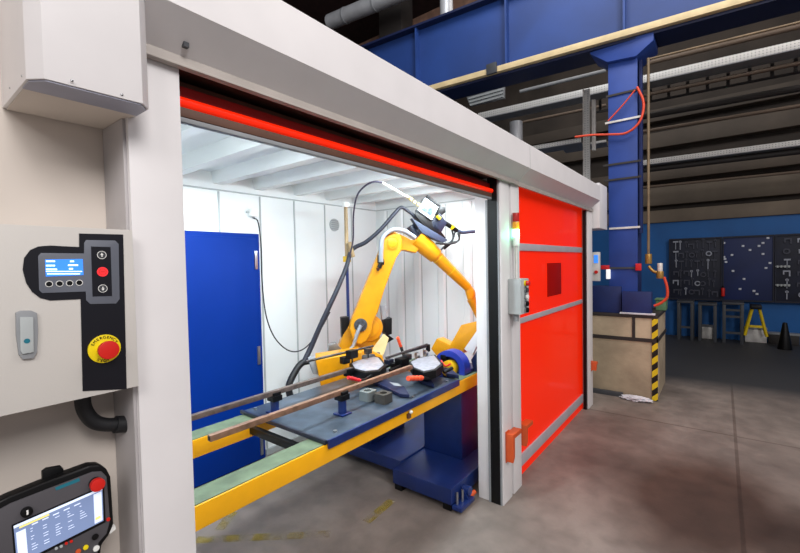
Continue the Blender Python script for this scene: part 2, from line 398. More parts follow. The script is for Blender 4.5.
# raised curtain of the open doorway (door_2)
d2 = struct(MB().box(.524, 2.5035, 1.245, 1.29, 2.10, 2.2).build('door_2', M['cavity']))
MB().box(.524, 2.503, 1.125, 1.244, HU-.006, HU-.0008).build('cavity_shade', M['cavity'], d2)  # dark plate added under the hood, its colour stands in for shade
MB().box(.53, 2.49, 1.205, 1.244, 2.1, 2.123).build('roller_shroud', M['brown'], d2)
MB().box(.53, 2.50, 1.19, 1.2, 2.066, 2.104).build('curtain_hem', M['darkred'], d2)
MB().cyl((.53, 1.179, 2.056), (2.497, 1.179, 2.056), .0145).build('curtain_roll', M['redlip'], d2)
MB().box(.53, 2.485, 1.169, 1.193, 2.014, 2.0405, .003).build('bottom_bar', M['brown'], d2)
MB().box(.53, 2.485, 1.171, 1.191, 2.0, 2.0135, .002).build('bottom_seal', M['grey'], d2)

# closed red shutter (door_3)
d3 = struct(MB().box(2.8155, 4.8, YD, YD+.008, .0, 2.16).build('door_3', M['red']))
MB().box(2.82, 4.66, YD-.012, YD-.0005, 1.676, 1.731, .004).build('stiffener_bar', M['bargrey'], d3)
MB().box(2.82, 4.66, YD-.012, YD-.0005, 1.138, 1.18, .004).build('stiffener_bar', M['bargrey'], d3)
MB().box(2.82, 4.66, YD-.014, YD-.0005, .076, .165, .004).build('bottom_bar', M['bargrey'], d3)
MB().box(3.57, 3.96, YD-.003, YD-.0005, 1.288, 1.577, .001).build('viewing_window', M['redwin'], d3)

# motor cover top left
o = thing('motor_cover', 'large light grey sheet metal cover high on the left above the control box', 'cover', (.25, 1.1, 1.964))
x0, x1, y0, y1, z0 = .201, .412, 1.012, 1.268, 1.964
c = MB(); pl = [(x0, y1), (x0, y0+.034), (x0+.021, y0+.006), (x1-.022, y0), (x1, y0+.026), (x1, y1)]
c.prism([(a, b, z0) for a, b in pl], (0, 0, .6), .0015)
c.build('cover_shell', M['white'], o)
c = MB(); c.box(x0+.006, x1-.008, y0+.085, y1-.004, z0-.003, z0-.0005); c.build('cover_floor', M['cream'], o)
MB().prism([(x0+.004, y0+.0845, z0-.003), (x0+.004, y0+.036, z0-.003), (x0+.024, y0+.009, z0-.003), (x1-.024, y0+.004, z0-.003), (x1-.004, y0+.028, z0-.003), (x1-.004, y0+.0845, z0-.003)], (0, 0, .0025)).build('return_lip', mat('return_lip', (158, 160, 176), .4), o)
for (x, y) in ((72, 80.5), (122, 94.5)):
    q = at(x, y, 1, y0); MB().sph(q, .0028, (1, .6, 1)).build('screw', M['steel'], o)
for (x, y) in ((10, 88), (22, 76)):
    q = at(x, y, 0, x0); MB().sph(q, .0026, (.6, 1, 1)).build('screw', M['steel'], o)

# ================================================================ CONTROL BOX
cb = thing('control_box', 'light grey wall control box with display and emergency stop', 'control box', (.2, 1.15, 1.30))
CY0 = 1.092
BR, BT, BB = at(132.4, 230, 1, CY0).x, at(132.4, 230, 1, CY0).z, at(137, 386.5, 1, CY0).z
MB().box(-.25, BR-.003, CY0+.004, 1.269, BB+.004, BT-.004, .004).build('enclosure', M['boxgrey'], cb)
MB().box(-.25, BR, CY0, CY0+.0035, BB, BT, .0015).build('lid', M['boxgrey'], cb)
def q(x, y, Y=CY0): return at(x, y, 1, Y)
fl = MB()
bp = [(79, 233.5), (123, 234.5), (126.5, 389), (82.5, 391), (80.5, 299), (50, 300.5), (40, 298), (32, 292), (26, 283), (22.5, 270), (24, 258), (30, 250), (38, 246.5), (50, 245.5), (79, 247)]
fl.prism([q(x, y) for x, y in bp], (0, -.0015, 0)); fl.build('front_foil', M['navyblk'], cb)
kp = [(86, 240), (115, 240.5), (118.5, 244), (119.5, 299), (116, 303.5), (90, 304), (86, 300), (85.7, 291.5), (42, 293), (39, 290), (38, 256), (41, 253), (84, 253.5), (84, 243)]
MB().prism([q(x, y, CY0-.0015) for x, y in kp], (0, -.0012, 0), .0004).build('key_panel', M['keyp'], cb)
MB().prism([q(x, y, CY0-.0027) for x, y in ((91, 246.5), (110.5, 247), (112, 296), (92.5, 296.5))], (0, -.0006, 0)).build('button_field', M['navyblk'], cb)
sc = MB().prism([q(x, y, CY0-.0027) for x, y in ((45, 259.5), (82.6, 259), (83.4, 275), (45.8, 276.5))], (0, -.0006, 0)).build('display', M['lcd'], cb)
tx = MB()
def bar(x, y, w, h, Y): 
    return [q(x, y, Y), q(x+w, y, Y), q(x+w, y+h, Y), q(x, y+h, Y)]
for (x, y, ww) in ((46, 260.5, 9), (70, 260.6, 4), (46, 264.8, 9), (68, 264.4, 10), (46, 268.6, 11), (69, 268, 4), (46, 271, 36), (47, 273.4, 33)):
    tx.prism(bar(x, y, ww, 1.5 if y < 271 else .9, CY0-.0034), (0, -.0003, 0))
tx.build('display_text', M['lcdtext'], sc)
for x, y in ((49, 284), (59.5, 283.6), (69.5, 283.2), (79.2, 282.7)):
    c = q(x, y, CY0-.0027); b = MB().cyl(c, c+V((0, -.0018, 0)), .0048).build('menu_key', M['black'], cb)
    MB().ring(c, (0, -1, 0), .0052, .0063, .0012).build('key_ring', M['white2'], b)
for x, y, col in ((101.7, 255, 'dgrey'), (102.5, 271.8, 'redscr'), (102.7, 288.5, 'dgrey')):
    c = q(x, y, CY0-.0033); r = .0105 if col == 'redscr' else .0072
    b = MB().cyl(c, c+V((0, -.0012, 0)), r).build('stop_key' if col == 'redscr' else 'door_key', M[col], cb)
    if col == 'dgrey':
        MB().ring(c, (0, -1, 0), .0078, .0088, .001).build('key_ring', M['white2'], b)
        s = MB(); up = 1 if y < 270 else -1
        s.prism([c+V((-.003, -.0013, 0)), c+V((.003, -.0013, 0)), c+V((0, -.0013, .0052*up))], (0, -.0004, 0))
        s.box(c.x-.001, c.x+.001, c.y-.0017, c.y-.0013, c.z-.004, c.z+.004); s.build('arrow_mark', M['white2'], b)
    else:
        s = MB(); s.ring(c+V((0, -.0012, 0)), (0, -1, 0), .006, .0072, .0004); s.box(c.x-.004, c.x+.004, c.y-.0017, c.y-.0012, c.z-.001, c.z+.001)
        s.build('stop_mark', M['redbtn'], b)
# emergency stop
c = q(104, 348.5)-V((0, .0015, 0))
es = MB().cyl(c, c+V((0, -.004, 0)), .0315, seg=40, bevel=.001).build('stop_plate', M['yellowbt'], cb)
word = 'EMERGENCY'
for i, ch in enumerate(word):
    a = math.radians(150-i*15); R_ = .0255
    text(ch, 'letter', M['black'], es, c+V((R_*math.cos(a), -.0045, R_*math.sin(a))), .0085, (math.sin(a), 0, -math.cos(a)), (math.cos(a), 0, math.sin(a)), .0004)
for i, ch in enumerate('STOP'):
    a = math.radians(238+i*15); R_ = .0265
    text(ch, 'letter', M['black'], es, c+V((R_*math.cos(a), -.0045, R_*math.sin(a))), .0085, (-math.sin(a), 0, math.cos(a)), (-math.cos(a), 0, -math.sin(a)), .0004)
MB().cyl(c+V((0, -.004, 0)), c+V((0, -.018, 0)), .0145).build('stop_collar', M['yellowbt'], es)
MB().cyl(c+V((0, -.016, 0)), c+V((0, -.032, 0)), .0185, .0205, seg=32, bevel=.003).build('stop_button', M['redbtn'], es)
# lock latch at left
o = cb
lt = [(15, 312.5), (20, 310.5), (31, 310.5), (36.5, 313), (37.5, 330), (36.5, 352), (33, 358), (22, 359), (18, 354), (15.5, 335)]
lk = MB().prism([q(x, y) for x, y in lt], (0, -.007, 0), .0015).build('latch', M['grey'], o)
MB().prism([q(x, y, CY0-.007) for x, y in ((19.5, 317), (33, 317), (33.5, 352), (22, 354), (20, 350))], (0, -.004, 0), .0015).build('latch_lever', M['seam'], lk)
c = q(27, 341, CY0-.011); MB().cyl(c, c+V((0, -.0006, 0)), .0048).build('latch_mark', M['tealink'], lk)
# elbow conduit beneath
o = tag(MB().tube([at(82, 392, 1, 1.20), at(84, 408, 1, 1.20), at(92, 420, 1, 1.20), at(104, 424.5, 1, 1.20), at(125, 424, 1, 1.20)], .0165, 16).build('elbow_conduit', M['rubber']), 'black elbow conduit from the underside of the control box into the left post', 'conduit')
c0, c1 = at(115, 424.5, 1, 1.20), at(127, 424, 1, 1.20)
MB().cyl(c0, c1, .021).build('conduit_nut', M['rubber'], o)

# ================================================================ TEACH PENDANT
PY = 1.13
tp = thing('teach_pendant', 'handheld robot control pendant with screen hung on a hook below the control box', 'pendant', (.28, PY, .9))
def p3(x, y, Y=PY): return at(x, y, 1, Y)
out = [(-40, 560), (-26, 522), (-10, 506), (9, 497), (46, 482), (90, 465.5), (100, 465), (107, 469), (111, 477), (114, 524), (109, 536), (102, 545), (100, 560), (100, 610), (-30, 660)]
MB().prism([p3(x, y) for x, y in out], (0, .032, 0), .006, 3).build('housing', M['black'], tp)
inn = [(-36, 570), (-22, 528), (-8, 513), (10, 503), (46, 489), (92, 471.5), (101, 471), (106, 476), (109.5, 520), (106, 533), (98, 542), (96, 560), (95, 602), (-26, 650)]
MB().prism([p3(x, y, PY-.0005) for x, y in inn], (0, -.004, 0), .001).build('face_plate', M['tpbody'], tp)
sp = [(13.5, 526), (102.2, 487.5), (103.4, 520.5), (17, 564)]
sb = [(11.5, 525), (104, 485), (105.5, 522), (15, 568)]
MB().prism([p3(x, y, PY-.0045) for x, y in sb], (0, -.001, 0)).build('screen_bezel', M['black'], tp)
s_ = MB().prism([p3(x, y, PY-.0055) for x, y in sp], (0, -.001, 0)).build('screen', M['tp_scr'], tp)
def sq(u, v, Y=PY-.0067):
    a, b, c, d = [V((*p_, 0)) for p_ in sp]
    p_ = (a*(1-u)+b*u)*(1-v)+(d*(1-u)+c*u)*v; return p3(p_.x, p_.y, Y)
def sbar(u0, v0, u1, v1): return [sq(u0, v0), sq(u1, v0), sq(u1, v1), sq(u0, v1)]
b = MB(); b.prism(sbar(0, 0, 1, .07), (0, -.0003, 0)); b.prism(sbar(.9, .1, .99, .97), (0, -.0003, 0)); b.prism(sbar(.02, .2, .13, .9), (0, -.0003, 0))
for k in range(5): b.prism(sbar(.2+.12*k, .16, .27+.12*k, .19), (0, -.0003, 0))
for k in range(9):
    for c in range(5):
        if random.random() < .6: b.prism(sbar(.18+.14*c, .26+.07*k, .18+.14*c+random.uniform(.02, .08), .275+.07*k), (0, -.0003, 0))
b.build('screen_text', M['tp_lt'], s_)
b = MB(); b.prism(sbar(.06, .08, .4, .13), (0, -.0005, 0)); b.prism(sbar(.91, .8, .97, .88), (0, -.0006, 0)); b.build('screen_banner', M['tp_yel'], s_)
c = p3(95, 482.5, PY-.005); MB().cyl(c+V((0, .0, 0)), c+V((0, -.008, 0)), .0125).build('stop_collar', M['black'], tp)
MB().cyl(c+V((0, -.007, 0)), c+V((0, -.022, 0)), .0135, .0145, seg=32, bevel=.003).build('stop_button', M['redbtn'], tp)
c = p3(26, 511, PY-.005); k_ = MB().cyl(c, c+V((0, -.012, 0)), .0095, bevel=.002).build('mode_switch', M['black'], tp)
MB().box(c.x-.0015, c.x+.0015, c.y-.0135, c.y-.012, c.z-.003, c.z+.006).build('switch_mark', M['white2'], k_)
for x, y, col, r in ((95, 536.5, 'black', .0065), (96, 548, 'white2', .0062), (85.5, 547, 'yellowbt', .005), (78, 551, 'obracket', .005), (108, 519, 'redbtn', .004), (66, 543, 'redbtn', .0028), (71, 541, 'redbtn', .0028), (61, 546, 'seam', .0028), (56, 548, 'seam', .0028)):
    c = p3(x, y, PY-.0045); MB().cyl(c, c+V((0, -.004, 0)), r, bevel=.0007).build('key_button', M[col], tp)
MB().prism([p3(x, y, PY-.0046) for x, y in ((55, 487.5), (79, 478), (80, 481), (56, 490.5))], (0, -.0004, 0)).build('face_mark', M['tealink'], tp)
MB().prism([p3(x, y, PY+.01) for x, y in ((108, 530), (115, 525), (116, 529), (110, 534))], (0, .01, 0)).build('enable_tab', M['white2'], tp)
hk = thing('wall_hook', 'black hanger bracket on the cream wall holding the pendant', 'hook', (.28, 1.2, 1.13))
MB().prism([at(x, y, 1, 1.15) for x, y in ((42, 472), (47, 468.5), (61, 466), (64, 469), (64, 480), (43, 487))], (0, .012, 0), .003).build('hook_block', M['black'], hk)
MB().cyl(at(62, 500, 1, 1.164), (at(62, 500, 1, 1.164).x, 1.2695, at(62, 500, 1, 1.164).z), .008).build('hook_arm', M['black'], hk)
MB().tube([at(29, 487, 1, 1.165), at(37, 483, 1, 1.165), at(44, 480, 1, 1.165)], .0022).build('hook_wire', M['steel'], hk)
MB().tube([at(64, 471, 1, 1.165), at(68, 470, 1, 1.165), at(72, 473, 1, 1.165)], .0022).build('hook_wire', M['steel'], hk)
MB().sph(at(32, 488, 1, 1.165), .004).build('hook_tip', M['white2'], hk)

# ================================================================ SIGNAL TOWER / SWITCH BOX / BRACKETS
TX, TY = 2.679, 1.09
st = thing('signal_tower', 'slim signal lamp stack with lit green lens on the white post', 'signal lamp', (TX, TY, 1.45))
def zt(y): return at(516, y, 1, TY).z
for y0_, y1_, n, m_ in ((213, 221.5, 'red_lens', 'tower_red'), (222, 229, 'orange_lens', 'tower_or'), (229.5, 237, 'green_lens', 'tower_gr'), (237.5, 246, 'lamp_base', 'white2')):
    MB().cyl((TX, TY, zt(y1_)), (TX, TY, zt(y0_)), .0225, bevel=.001).build(n, M[m_], st)
MB().cyl((TX, TY, zt(281)), (TX, TY, zt(246)), .0095).build('lamp_stem', M['galv'], st)
sbx = thing('switch_box', 'small grey push button box mounted on the white post below the signal lamp', 'switch box', (2.7, 1.04, 1.22))
MB().box(2.605, 2.748, 1.031, YF-.001, 1.249, 1.483, .006).build('enclosure', M['seam'], sbx)
for i, (z, m_) in enumerate(((1.452, 'yellowbt'), (1.407, 'dgrey'), (1.362, 'white2'), (1.317, 'black'), (1.275, 'black'))):
    MB().cyl((2.676, 1.031, z), (2.676, 1.021, z), .019).build('button_ring', M['steel' if i else 'yellowbt'], sbx)
    MB().cyl((2.676, 1.021, z), (2.676, .998 if i == 0 else 1.008, z), .016, bevel=.002).build('push_button', M['redbtn' if i == 0 else m_], sbx)
MB().cyl((2.64, 1.08, 1.20), (2.64, 1.08, 1.2485), .018).build('cable_gland', M['grey'], sbx)
def sensor(name, label, x, z, y0, w=.09, h=.17):
    o = thing(name, label, 'bracket', (x, y0, z))
    MB().prism([(x, y0, z), (x, y0, z+h), (x+w, y0, z+h), (x+w, y0, z+h-.03), (x+.03, y0, z+h-.03), (x+.03, y0, z+.03)], (0, -.055, 0), .003).build('bracket_hoop', M['obracket'], o)
    MB().box(x, x+w*.4, y0-.006, y0, z-.01, z+h+.01, .002).build('mounting_plate', M['obracket'], o)
    MB().box(x+.035, x+.07, y0-.035, y0-.006, z+.03, z+.08, .003).build('sensor_eye', M['steel'], o)
    return o
sensor('sensor_bracket', 'orange sensor bracket low on the white post beside the open doorway', 2.535, .285, YF-.001, .14, .185)
sensor('sensor_bracket', 'orange sensor bracket against the lower left edge of the red shutter', 2.822, .285, YD-.04, .13, .15)
sensor('sensor_bracket', 'small orange bracket on the far right post by the plinth', 4.79, .40, YF-.001, .07, .09)
# second control box on the far end
cb2 = thing('control_box', 'narrow white control box with blue display past the far end of the shutter', 'control box', (5.2, 1.15, 1.3))
e0, e1 = at(599.5, 252, 0, 5.1), at(590, 281, 0, 5.1)
MB().box(5.1, 5.15, e0.y, 1.23, e1.z, e0.z, .005).build('enclosure', M['galv'], cb2)
MB().box(4.901, 5.3, 1.2305, 1.26, e1.z, e0.z+.1).build('backing_panel', M['grey'], cb2)
d0, d1_ = at(598, 255, 0, 5.1), at(594, 263, 0, 5.1)
MB().box(5.096, 5.0995, d0.y, d1_.y, d1_.z, d0.z).build('display', M['lcd'], cb2)
c = at(596.5, 272, 0, 5.1); MB().cyl((5.0995, c.y, c.z), (5.07, c.y, c.z), .018).build('stop_button', M['redbtn'], cb2)

# ================================================================ WORK TABLE
ZT = .772
def beam(label, y0, y1, x0, x1):
    o = thing('table_beam', label, 'beam', ((x0+x1)/2, (y0+y1)/2, .68))
    MB().box(x0, x1, y0, y1, .68, ZT-.004, .003).build('beam_profile', M['byellow'], o)
    MB().box(x0, x1, y0+.006, y1, ZT-.004, ZT).build('top_strip', M['greenox'], o)
    return o
beam('long yellow steel beam along the front of the work table', 1.443, 1.556, .53, 2.93)
beam('yellow steel beam along the rear of the work table by the blue door', 2.005, 2.117, .53, 2.93)
pt = thing('table_plate', 'wide blue-grey steel work plate laid across the two yellow beams', 'work plate', (1.9, 1.76, .773))
MB().box(1.278, 2.48, 1.436, 2.13, .7735, .788, .002).build('plate_sheet', M['plateblue'], pt)
MB().box(1.278, 2.48, 1.424, 1.4355, .752, .793, .002).build('front_edge', M['mblue'], pt)
MB().box(1.264, 1.2775, 1.436, 2.14, .7735, .793, .002).build('left_edge', M['blkblue'], pt)
tag(MB().box(1.235, 1.262, 1.557, 2.004, .70, .74, .002).build('cross_bar', M['black']), 'dark cross bar joining the two yellow beams left of the work plate', 'bar')
for (x, y) in ((1.37, 1.48), (2.0, 1.47), (2.4, 1.475), (1.33, 2.09)):
    MB().cyl((x, y, .788), (x, y, .797), .011, seg=6).build('bolt', M['steel'], pt)
ZP = .789
# tubes
def sqtube(label, x0, x1, y, z, s, m, z2=None):
    z2 = z if z2 is None else z2
    o = thing('steel_tube', label, 'tube', ((x0+x1)/2, y, z))
    h = s/2
    MB().prism([(x0, y-h, z-h), (x0, y+h, z-h), (x0, y+h, z+h), (x0, y-h, z+h)], (x1-x0, 0, z2-z), .002).build('tube_wall', m, o)
    MB().box(x0-.0006, x0+.002, y-h*.62, y+h*.62, z-h*.62, z+h*.62).build('open_end', M['black'], o)
    return o
YR1, YR2 = 1.625, 1.955
ZR1 = (at(210, 438, 1, YR1).z+at(380, 378, 1, YR1).z)/2; ZR2 = (at(192, 417, 1, YR2).z+at(340, 373, 1, YR2).z)/2
sqtube('brown square steel tube lying nearest the front of the table', at(209, 438, 1, YR1).x, at(411, 367, 1, YR1).x, YR1, ZR1, .026, M['bronze'])
sqtube('grey-brown square steel tube lying behind along the blue door side', .70, at(352, 369, 1, YR2).x, YR2, ZR2, .026, M['greysteel'])
def stand(label, x, y, zr):
    o = thing('tube_support', label, 'support', (x, y, ZP))
    zr -= .014
    MB().box(x-.036, x+.036, y-.036, y+.036, ZP+.0005, ZP+.008, .001).build('foot_plate', M['mblue'], o)
    MB().cyl((x, y, ZP+.008), (x, y, zr-.03), .023).build('support_post', M['mblue'], o)
    MB().box(x-.03, x+.03, y-.03, y+.03, zr-.03, zr, .003).build('support_head', M['black'], o)
    MB().box(x-.024, x+.024, y-.026, y-.0145, zr, zr+.018, .002).build('cradle_cheek', M['black'], o)
    MB().box(x-.024, x+.024, y+.0145, y+.026, zr, zr+.018, .002).build('cradle_cheek', M['black'], o)
stand('short blue support post under the rear steel tube', 1.365, YR2, ZR2)
stand('short blue support post under the front steel tube', 1.56, YR1, ZR1)
# square blocks with round holes
def block(label, x, y, m):
    o = thing('hollow_block', label, 'block', (x, y, ZP))
    b = bmesh.new(); n = 32; s = .041; r = .022; z0_, z1_ = ZP+.0005, ZP+.055
    rings = []
    for z in (z0_, z1_):
        A = []; B = []
        for i in range(n):
            a = 2*math.pi*i/n+math.pi/4; ca, sa = math.cos(a), math.sin(a); k = s/max(abs(ca), abs(sa))
            A.append(b.verts.new((x+min(k, s*1.3)*ca, y+min(k, s*1.3)*sa, z))); B.append(b.verts.new((x+r*ca, y+r*sa, z)))
        rings.append((A, B))
    for i in range(n):
        j = (i+1) % n
        for A, B in ((rings[0][0], rings[1][0]), (rings[0][1], rings[1][1]), (rings[0][0], rings[0][1]), (rings[1][0], rings[1][1])):
            b.faces.new((A[i], A[j], B[j], B[i]))
    bmesh.ops.recalc_face_normals(b, faces=b.faces)
    m_ = MB(); m_._merge(b); m_.build('block_body', m, o, smooth=False)
    MB().cyl((x, y, ZP+.0006), (x, y, ZP+.004), .0195).build('bore_bottom', M['black'], o)
block('light grey square steel block with a round hole, left of the pair', *at(368, 399.5, 2, ZP)[:2], mat('grey_block', (124, 132, 132), .45, .3))
block('dark square steel block with a round hole, right of the pair', *at(383.5, 402, 2, ZP)[:2], mat('dark_block', (82, 80, 76), .45, .4))

# gusset plates
def gusset(label, x0, x1, y, h):
    o = tag(MB().prism([(x0, y, ZP+.001), (x1, y, ZP+.001), (x0, y, ZP+h)], (0, .008, 0), .001).build('gusset_plate', M['dkblue']), label, 'gusset plate')
gs = thing('gusset_plate', 'dark blue angled plate on the table before the left clamp fixture', 'gusset plate', (2.1, 1.6, ZP))
MB().prism([at(x, y, 2, ZP+.003) for x, y in ((372, 383.5), (385, 381), (404, 389), (409.5, 398), (400, 397))], (0, 0, .02), .001).build('plate_web', M['dkblue'], gs)
MB().prism([at(x, y, 2, ZP+.023) for x, y in ((389, 382), (398, 383.5), (402, 386.5), (394, 385.5))], (0, 0, .001)).build('worn_patch', M['grey'], gs)
gs2 = thing('gusset_plate', 'dark blue angled plate on the table before the right clamp fixture', 'gusset plate', (2.35, 1.5, ZP))
MB().prism([at(x, y, 2, ZP+.003) for x, y in ((414, 379), (428, 378), (434, 388), (424, 385))], (0, 0, .025), .001).build('plate_web', M['dkblue'], gs2)
MB().prism([at(x, y, 2, ZP+.003) for x, y in ((441, 367), (450, 371), (459, 379), (447, 377))], (0, 0, .025), .001).build('plate_web', M['dkblue'], gs2)

# clamp fixtures with glossy plate
def fixture(label, poly, zt_, base_dx):
    o = thing('clamp_fixture', label, 'fixture', tuple(at(*poly[0], 2, ZP)))
    pts = [at(x, y, 2, zt_) for x, y in poly]; c0_ = sum(pts, V())/len(pts)
    MB().prism([c0_+(p_-c0_)*1.08-V((0, 0, .05)) for p_ in pts], (0, 0, .0495), .003).build('fixture_body', M['black'], o)
    c = sum(pts, V())/len(pts)
    MB().prism([c+(p_-c)*.93 for p_ in pts], (0, 0, .003), .001).build('cover_plate', M['mirror'], o)
    for dx, dy in ((-.07, -.04), (.08, .03), (.0, .06)):
        MB().box(c.x+dx-.018, c.x+dx+.018, c.y+dy-.018, c.y+dy+.018, ZP+.001, zt_-.051, .003).build('fixture_leg', M['blkblue'], o)
    return o, c
fa, ca_ = fixture('black clamp fixture with glossy cover plate, left one by the red handle', ((350.6, 363.3), (357.4, 360.6), (374.3, 356.6), (379.2, 357.7), (385, 365), (378.8, 370.3), (365.3, 371.9), (354, 369)), .90, 0)
fb, cb_ = fixture('black clamp fixture with glossy cover plate, right one by the orange handle', ((409.8, 362.2), (417, 358.4), (434.6, 355), (441.8, 364), (435, 369.6), (423.8, 372), (413.6, 368)), .90, 0)
MB().box(cb_.x+.03, cb_.x+.16, cb_.y-.05, cb_.y+.05, .82, .868, .005).build('clamp_body', M['black'], fb)
def handle(par, a, b, Y, m, r=.013, name='clamp_handle'):
    p0, p1 = at(*a, 1, Y), at(*b, 1, Y)
    n = 9; o = MB()
    for i in range(4):
        t_ = (i+.5)/4; o.sph(p0.lerp(p1, t_), r*1.12, seg=14)
    o.cyl(p0, p1, r*.95); return o.build(name, m, par)
handle(fa, (348, 377.5), (360, 380.5), 1.76, M['redhandle'], .011)
handle(fb, (408, 378.5), (422, 378), 1.5, M['orangered'], .0155)
handle(fb, (401, 347), (397.5, 337.5), 1.9, M['orangered'], .0115, 'upright_handle')
MB().tube([at(401, 347, 1, 1.9), at(403, 353, 1, 1.88), at(406, 360, 1, 1.85)], .012).build('clamp_lever', M['black'], fb)
MB().tube([at(360, 380.5, 1, 1.76), at(366, 379, 1, 1.78), at(372, 375, 1, 1.8)], .009).build('clamp_lever', M['black'], fa)
MB().tube([at(422, 378, 1, 1.5), at(430, 378, 1, 1.5), at(440, 374, 1, 1.52)], .012).build('clamp_lever', M['black'], fb)
# clutter between the fixtures: mechanism blocks and ring clamps
for (x, y, Y, s, m_) in ((345, 360, 2.1, .03, 'black'), (352, 354, 2.05, .035, 'black'), (368, 351, 2.05, .025, 'dsteel'), (349, 372, 1.95, .03, 'black')):
    c = at(x, y, 1, Y); MB().box(c.x-s, c.x+s, c.y-s*.8, c.y+s*.8, c.z-s*.8, c.z+s*.8, .005).build('mechanism_block', M[m_], fa)
for (x, y, Y, s, m_) in ((402, 362, 1.85, .045, 'black'), (396, 366, 1.9, .035, 'black'), (407, 357, 1.85, .03, 'dsteel'), (389, 362, 1.95, .03, 'blkblue'), (445, 357, 1.66, .03, 'black'), (438, 366, 1.56, .03, 'black')):
    c = at(x, y, 1, Y); MB().box(c.x-s, c.x+s, c.y-s*.8, c.y+s*.8, c.z-s*.7, c.z+s*.7, .005).build('mechanism_block', M[m_], fb)
for (x, y) in ((416, 356), (424.5, 353)):
    c = at(x, y, 1, 1.82); MB().ring(c, (1, -.5, .1), .018, .026, .02).build('ring_clamp', M['steel'], fb)
r_ = MB()
r_.cyl(at(427, 344.5, 1, 1.80), at(386, 358, 1, 1.84), .009)
r_.cyl(at(429, 346, 1, 1.80), at(404, 353, 1, 1.84), .007)
r_.build('guide_rod', M['dsteel'], fb)
c = at(428, 347, 1, 1.8); MB().box(c.x-.015, c.x+.015, c.y-.012, c.y+.012, c.z-.035, c.z+.02, .003).build('rod_end', M['black'], fb)
for (x, y, Y, l) in ((394, 369, 1.85, .05), (400, 371, 1.8, .045), (386, 367, 1.95, .04), (447, 371, 1.5, .04)):
    c = at(x, y, 1, Y); MB().cyl((c.x-l, c.y, c.z), (c.x+l, c.y-.02, c.z+.015), .012, bevel=.003).build('clamp_pin', M['black'], fb)
# slender rear rod
rr = tag(MB().cyl(at(306, 361.5, 1, 2.08), at(373, 346, 1, 2.08), .0085).build('steel_rod', M['dsteel']), 'thin dark steel rod above the rear tube, in front of the robot base', 'rod')
for (x, y) in ((352, 351), (368, 348)):
    c = at(x, y, 1, 2.08)
    MB().cyl((c.x, c.y, .90), tuple(c), .006).build('rod_stay', M['black'], rr)
# white plug on the front beam
o = thing('cable_clip', 'white plug in a brown clip on the front yellow beam', 'clip', tuple(at(410, 416, 1, 1.43)))
c = at(411, 412, 1, 1.425); MB().sph(c, .013, (1, .8, .8)).build('plug', M['white2'], o)
c = at(409.5, 415.5, 1, 1.43); MB().box(c.x-.013, c.x+.012, 1.425, 1.4425, c.z-.016, c.z+.012, .003).build('clip_body', M['brown'], o)

# ================================================================ POSITIONER
po = thing('positioner_pedestal', 'dark blue pedestal on a broad blue foot under the right end of the table', 'pedestal', (2.65, 1.6, 0))
MB().prism([(2.63, 1.50, .15), (2.97, 1.50, .15), (2.97, 1.835, .15), (2.63, 1.835, .15)], (0, 0, .529), .006).build('pedestal_column', M['mblue'], po)
MB().box(2.24, 3.0, 1.36, 1.84, .045, .1495, .006).build('pedestal_foot', M['mblue'], po)
MB().cyl((2.40, 1.36, .085), (2.40, 1.31, .085), .03).build('levelling_lug', M['mblue'], po)
MB().cyl((2.33, 1.335, .001), (2.33, 1.335, .02), .026).build('levelling_foot', M['black'], po)
for x, y in ((2.28, 1.34), (2.33, 1.33)): MB().cyl((x, y, .045), (x, y, .12), .008).build('levelling_bolt', M['steel'], po)
MB().box(2.245, 2.42, 1.29, 1.3595, .02, .045, .002).build('lug_plate', M['mblue'], po)
MB().prism([(2.36, 1.3595, .045), (2.36, 1.30, .045), (2.36, 1.3595, .13)], (.008, 0, 0)).build('lug_rib', M['mblue'], po)
MB().cyl((2.42, 1.325, .035), (2.47, 1.315, .05), .015).build('orange_plug', M['obracket'], po)
for (x, y) in ((2.28, 1.40), (2.28, 1.8), (2.96, 1.40), (2.96, 1.8)): MB().box(x-.03, x+.03, y-.03, y+.03, .0, .045).build('foot_pad', M['black'], po)
bf = thing('base_frame', 'flat blue base frame on the floor beneath the robot and table', 'base frame', (2.6, 2.3, 0))
MB().box(2.34, 3.3, 1.845, 2.75, .07, .16, .006).build('frame_plate', M['mblue'], bf)
for (x, y) in ((2.39, 1.9), (2.39, 2.7), (3.25, 1.9), (3.25, 2.7)): MB().cyl((x, y, .0), (x, y, .0705), .035).build('frame_foot', M['black'], bf)
MB().box(2.42, 2.86, 2.2, 2.62, .1605, .639, .01).build('robot_riser', M['mblue'], bf)

hs = thing('welding_positioner', 'blue turning disc with yellow motor bracket at the right end of the table', 'positioner', (2.75, 1.6, ZT))
dc = at(449, 368.5, 0, 2.65)
DX = V((1, .25, 0)).normalized(); DX = V((1, .0, 0))
MB().ring(dc, DX, .09, .134, .09, 48).build('disc_rim', M['purple'], hs)
MB().cyl(dc+DX*.04, dc+DX*.085, .0895, seg=40).build('disc_face', M['mblue'], hs)
MB().cyl(dc-DX*.02, dc+DX*.0395, .06, seg=32, bevel=.004).build('hub', M['hub'], hs)
MB().tube([dc+V((-.03, .05, .06)), dc+V((-.05, .0, .03)), dc+V((-.04, -.04, .05))], .006).build('hub_cable', M['redhandle'], hs)
yb = [(432, 339), (447, 348), (457, 350), (474, 322), (462, 326), (452, 344), (437, 338)]
yw = MB()
yw.prism([at(x, y, 0, 2.84) for x, y in ((431, 349), (436.5, 338.5), (450, 345), (461, 325), (482, 320), (482, 330), (470, 340), (462, 354), (440, 360))], (.10, 0, 0), .006)
yw.build('motor_bracket', M['yellow'], hs)
MB().prism([at(x, y, 0, 2.80) for x, y in ((464, 349), (480, 326), (483, 332), (472, 356))], (.03, 0, 0), .002).build('drive_plate', M['white'], hs)
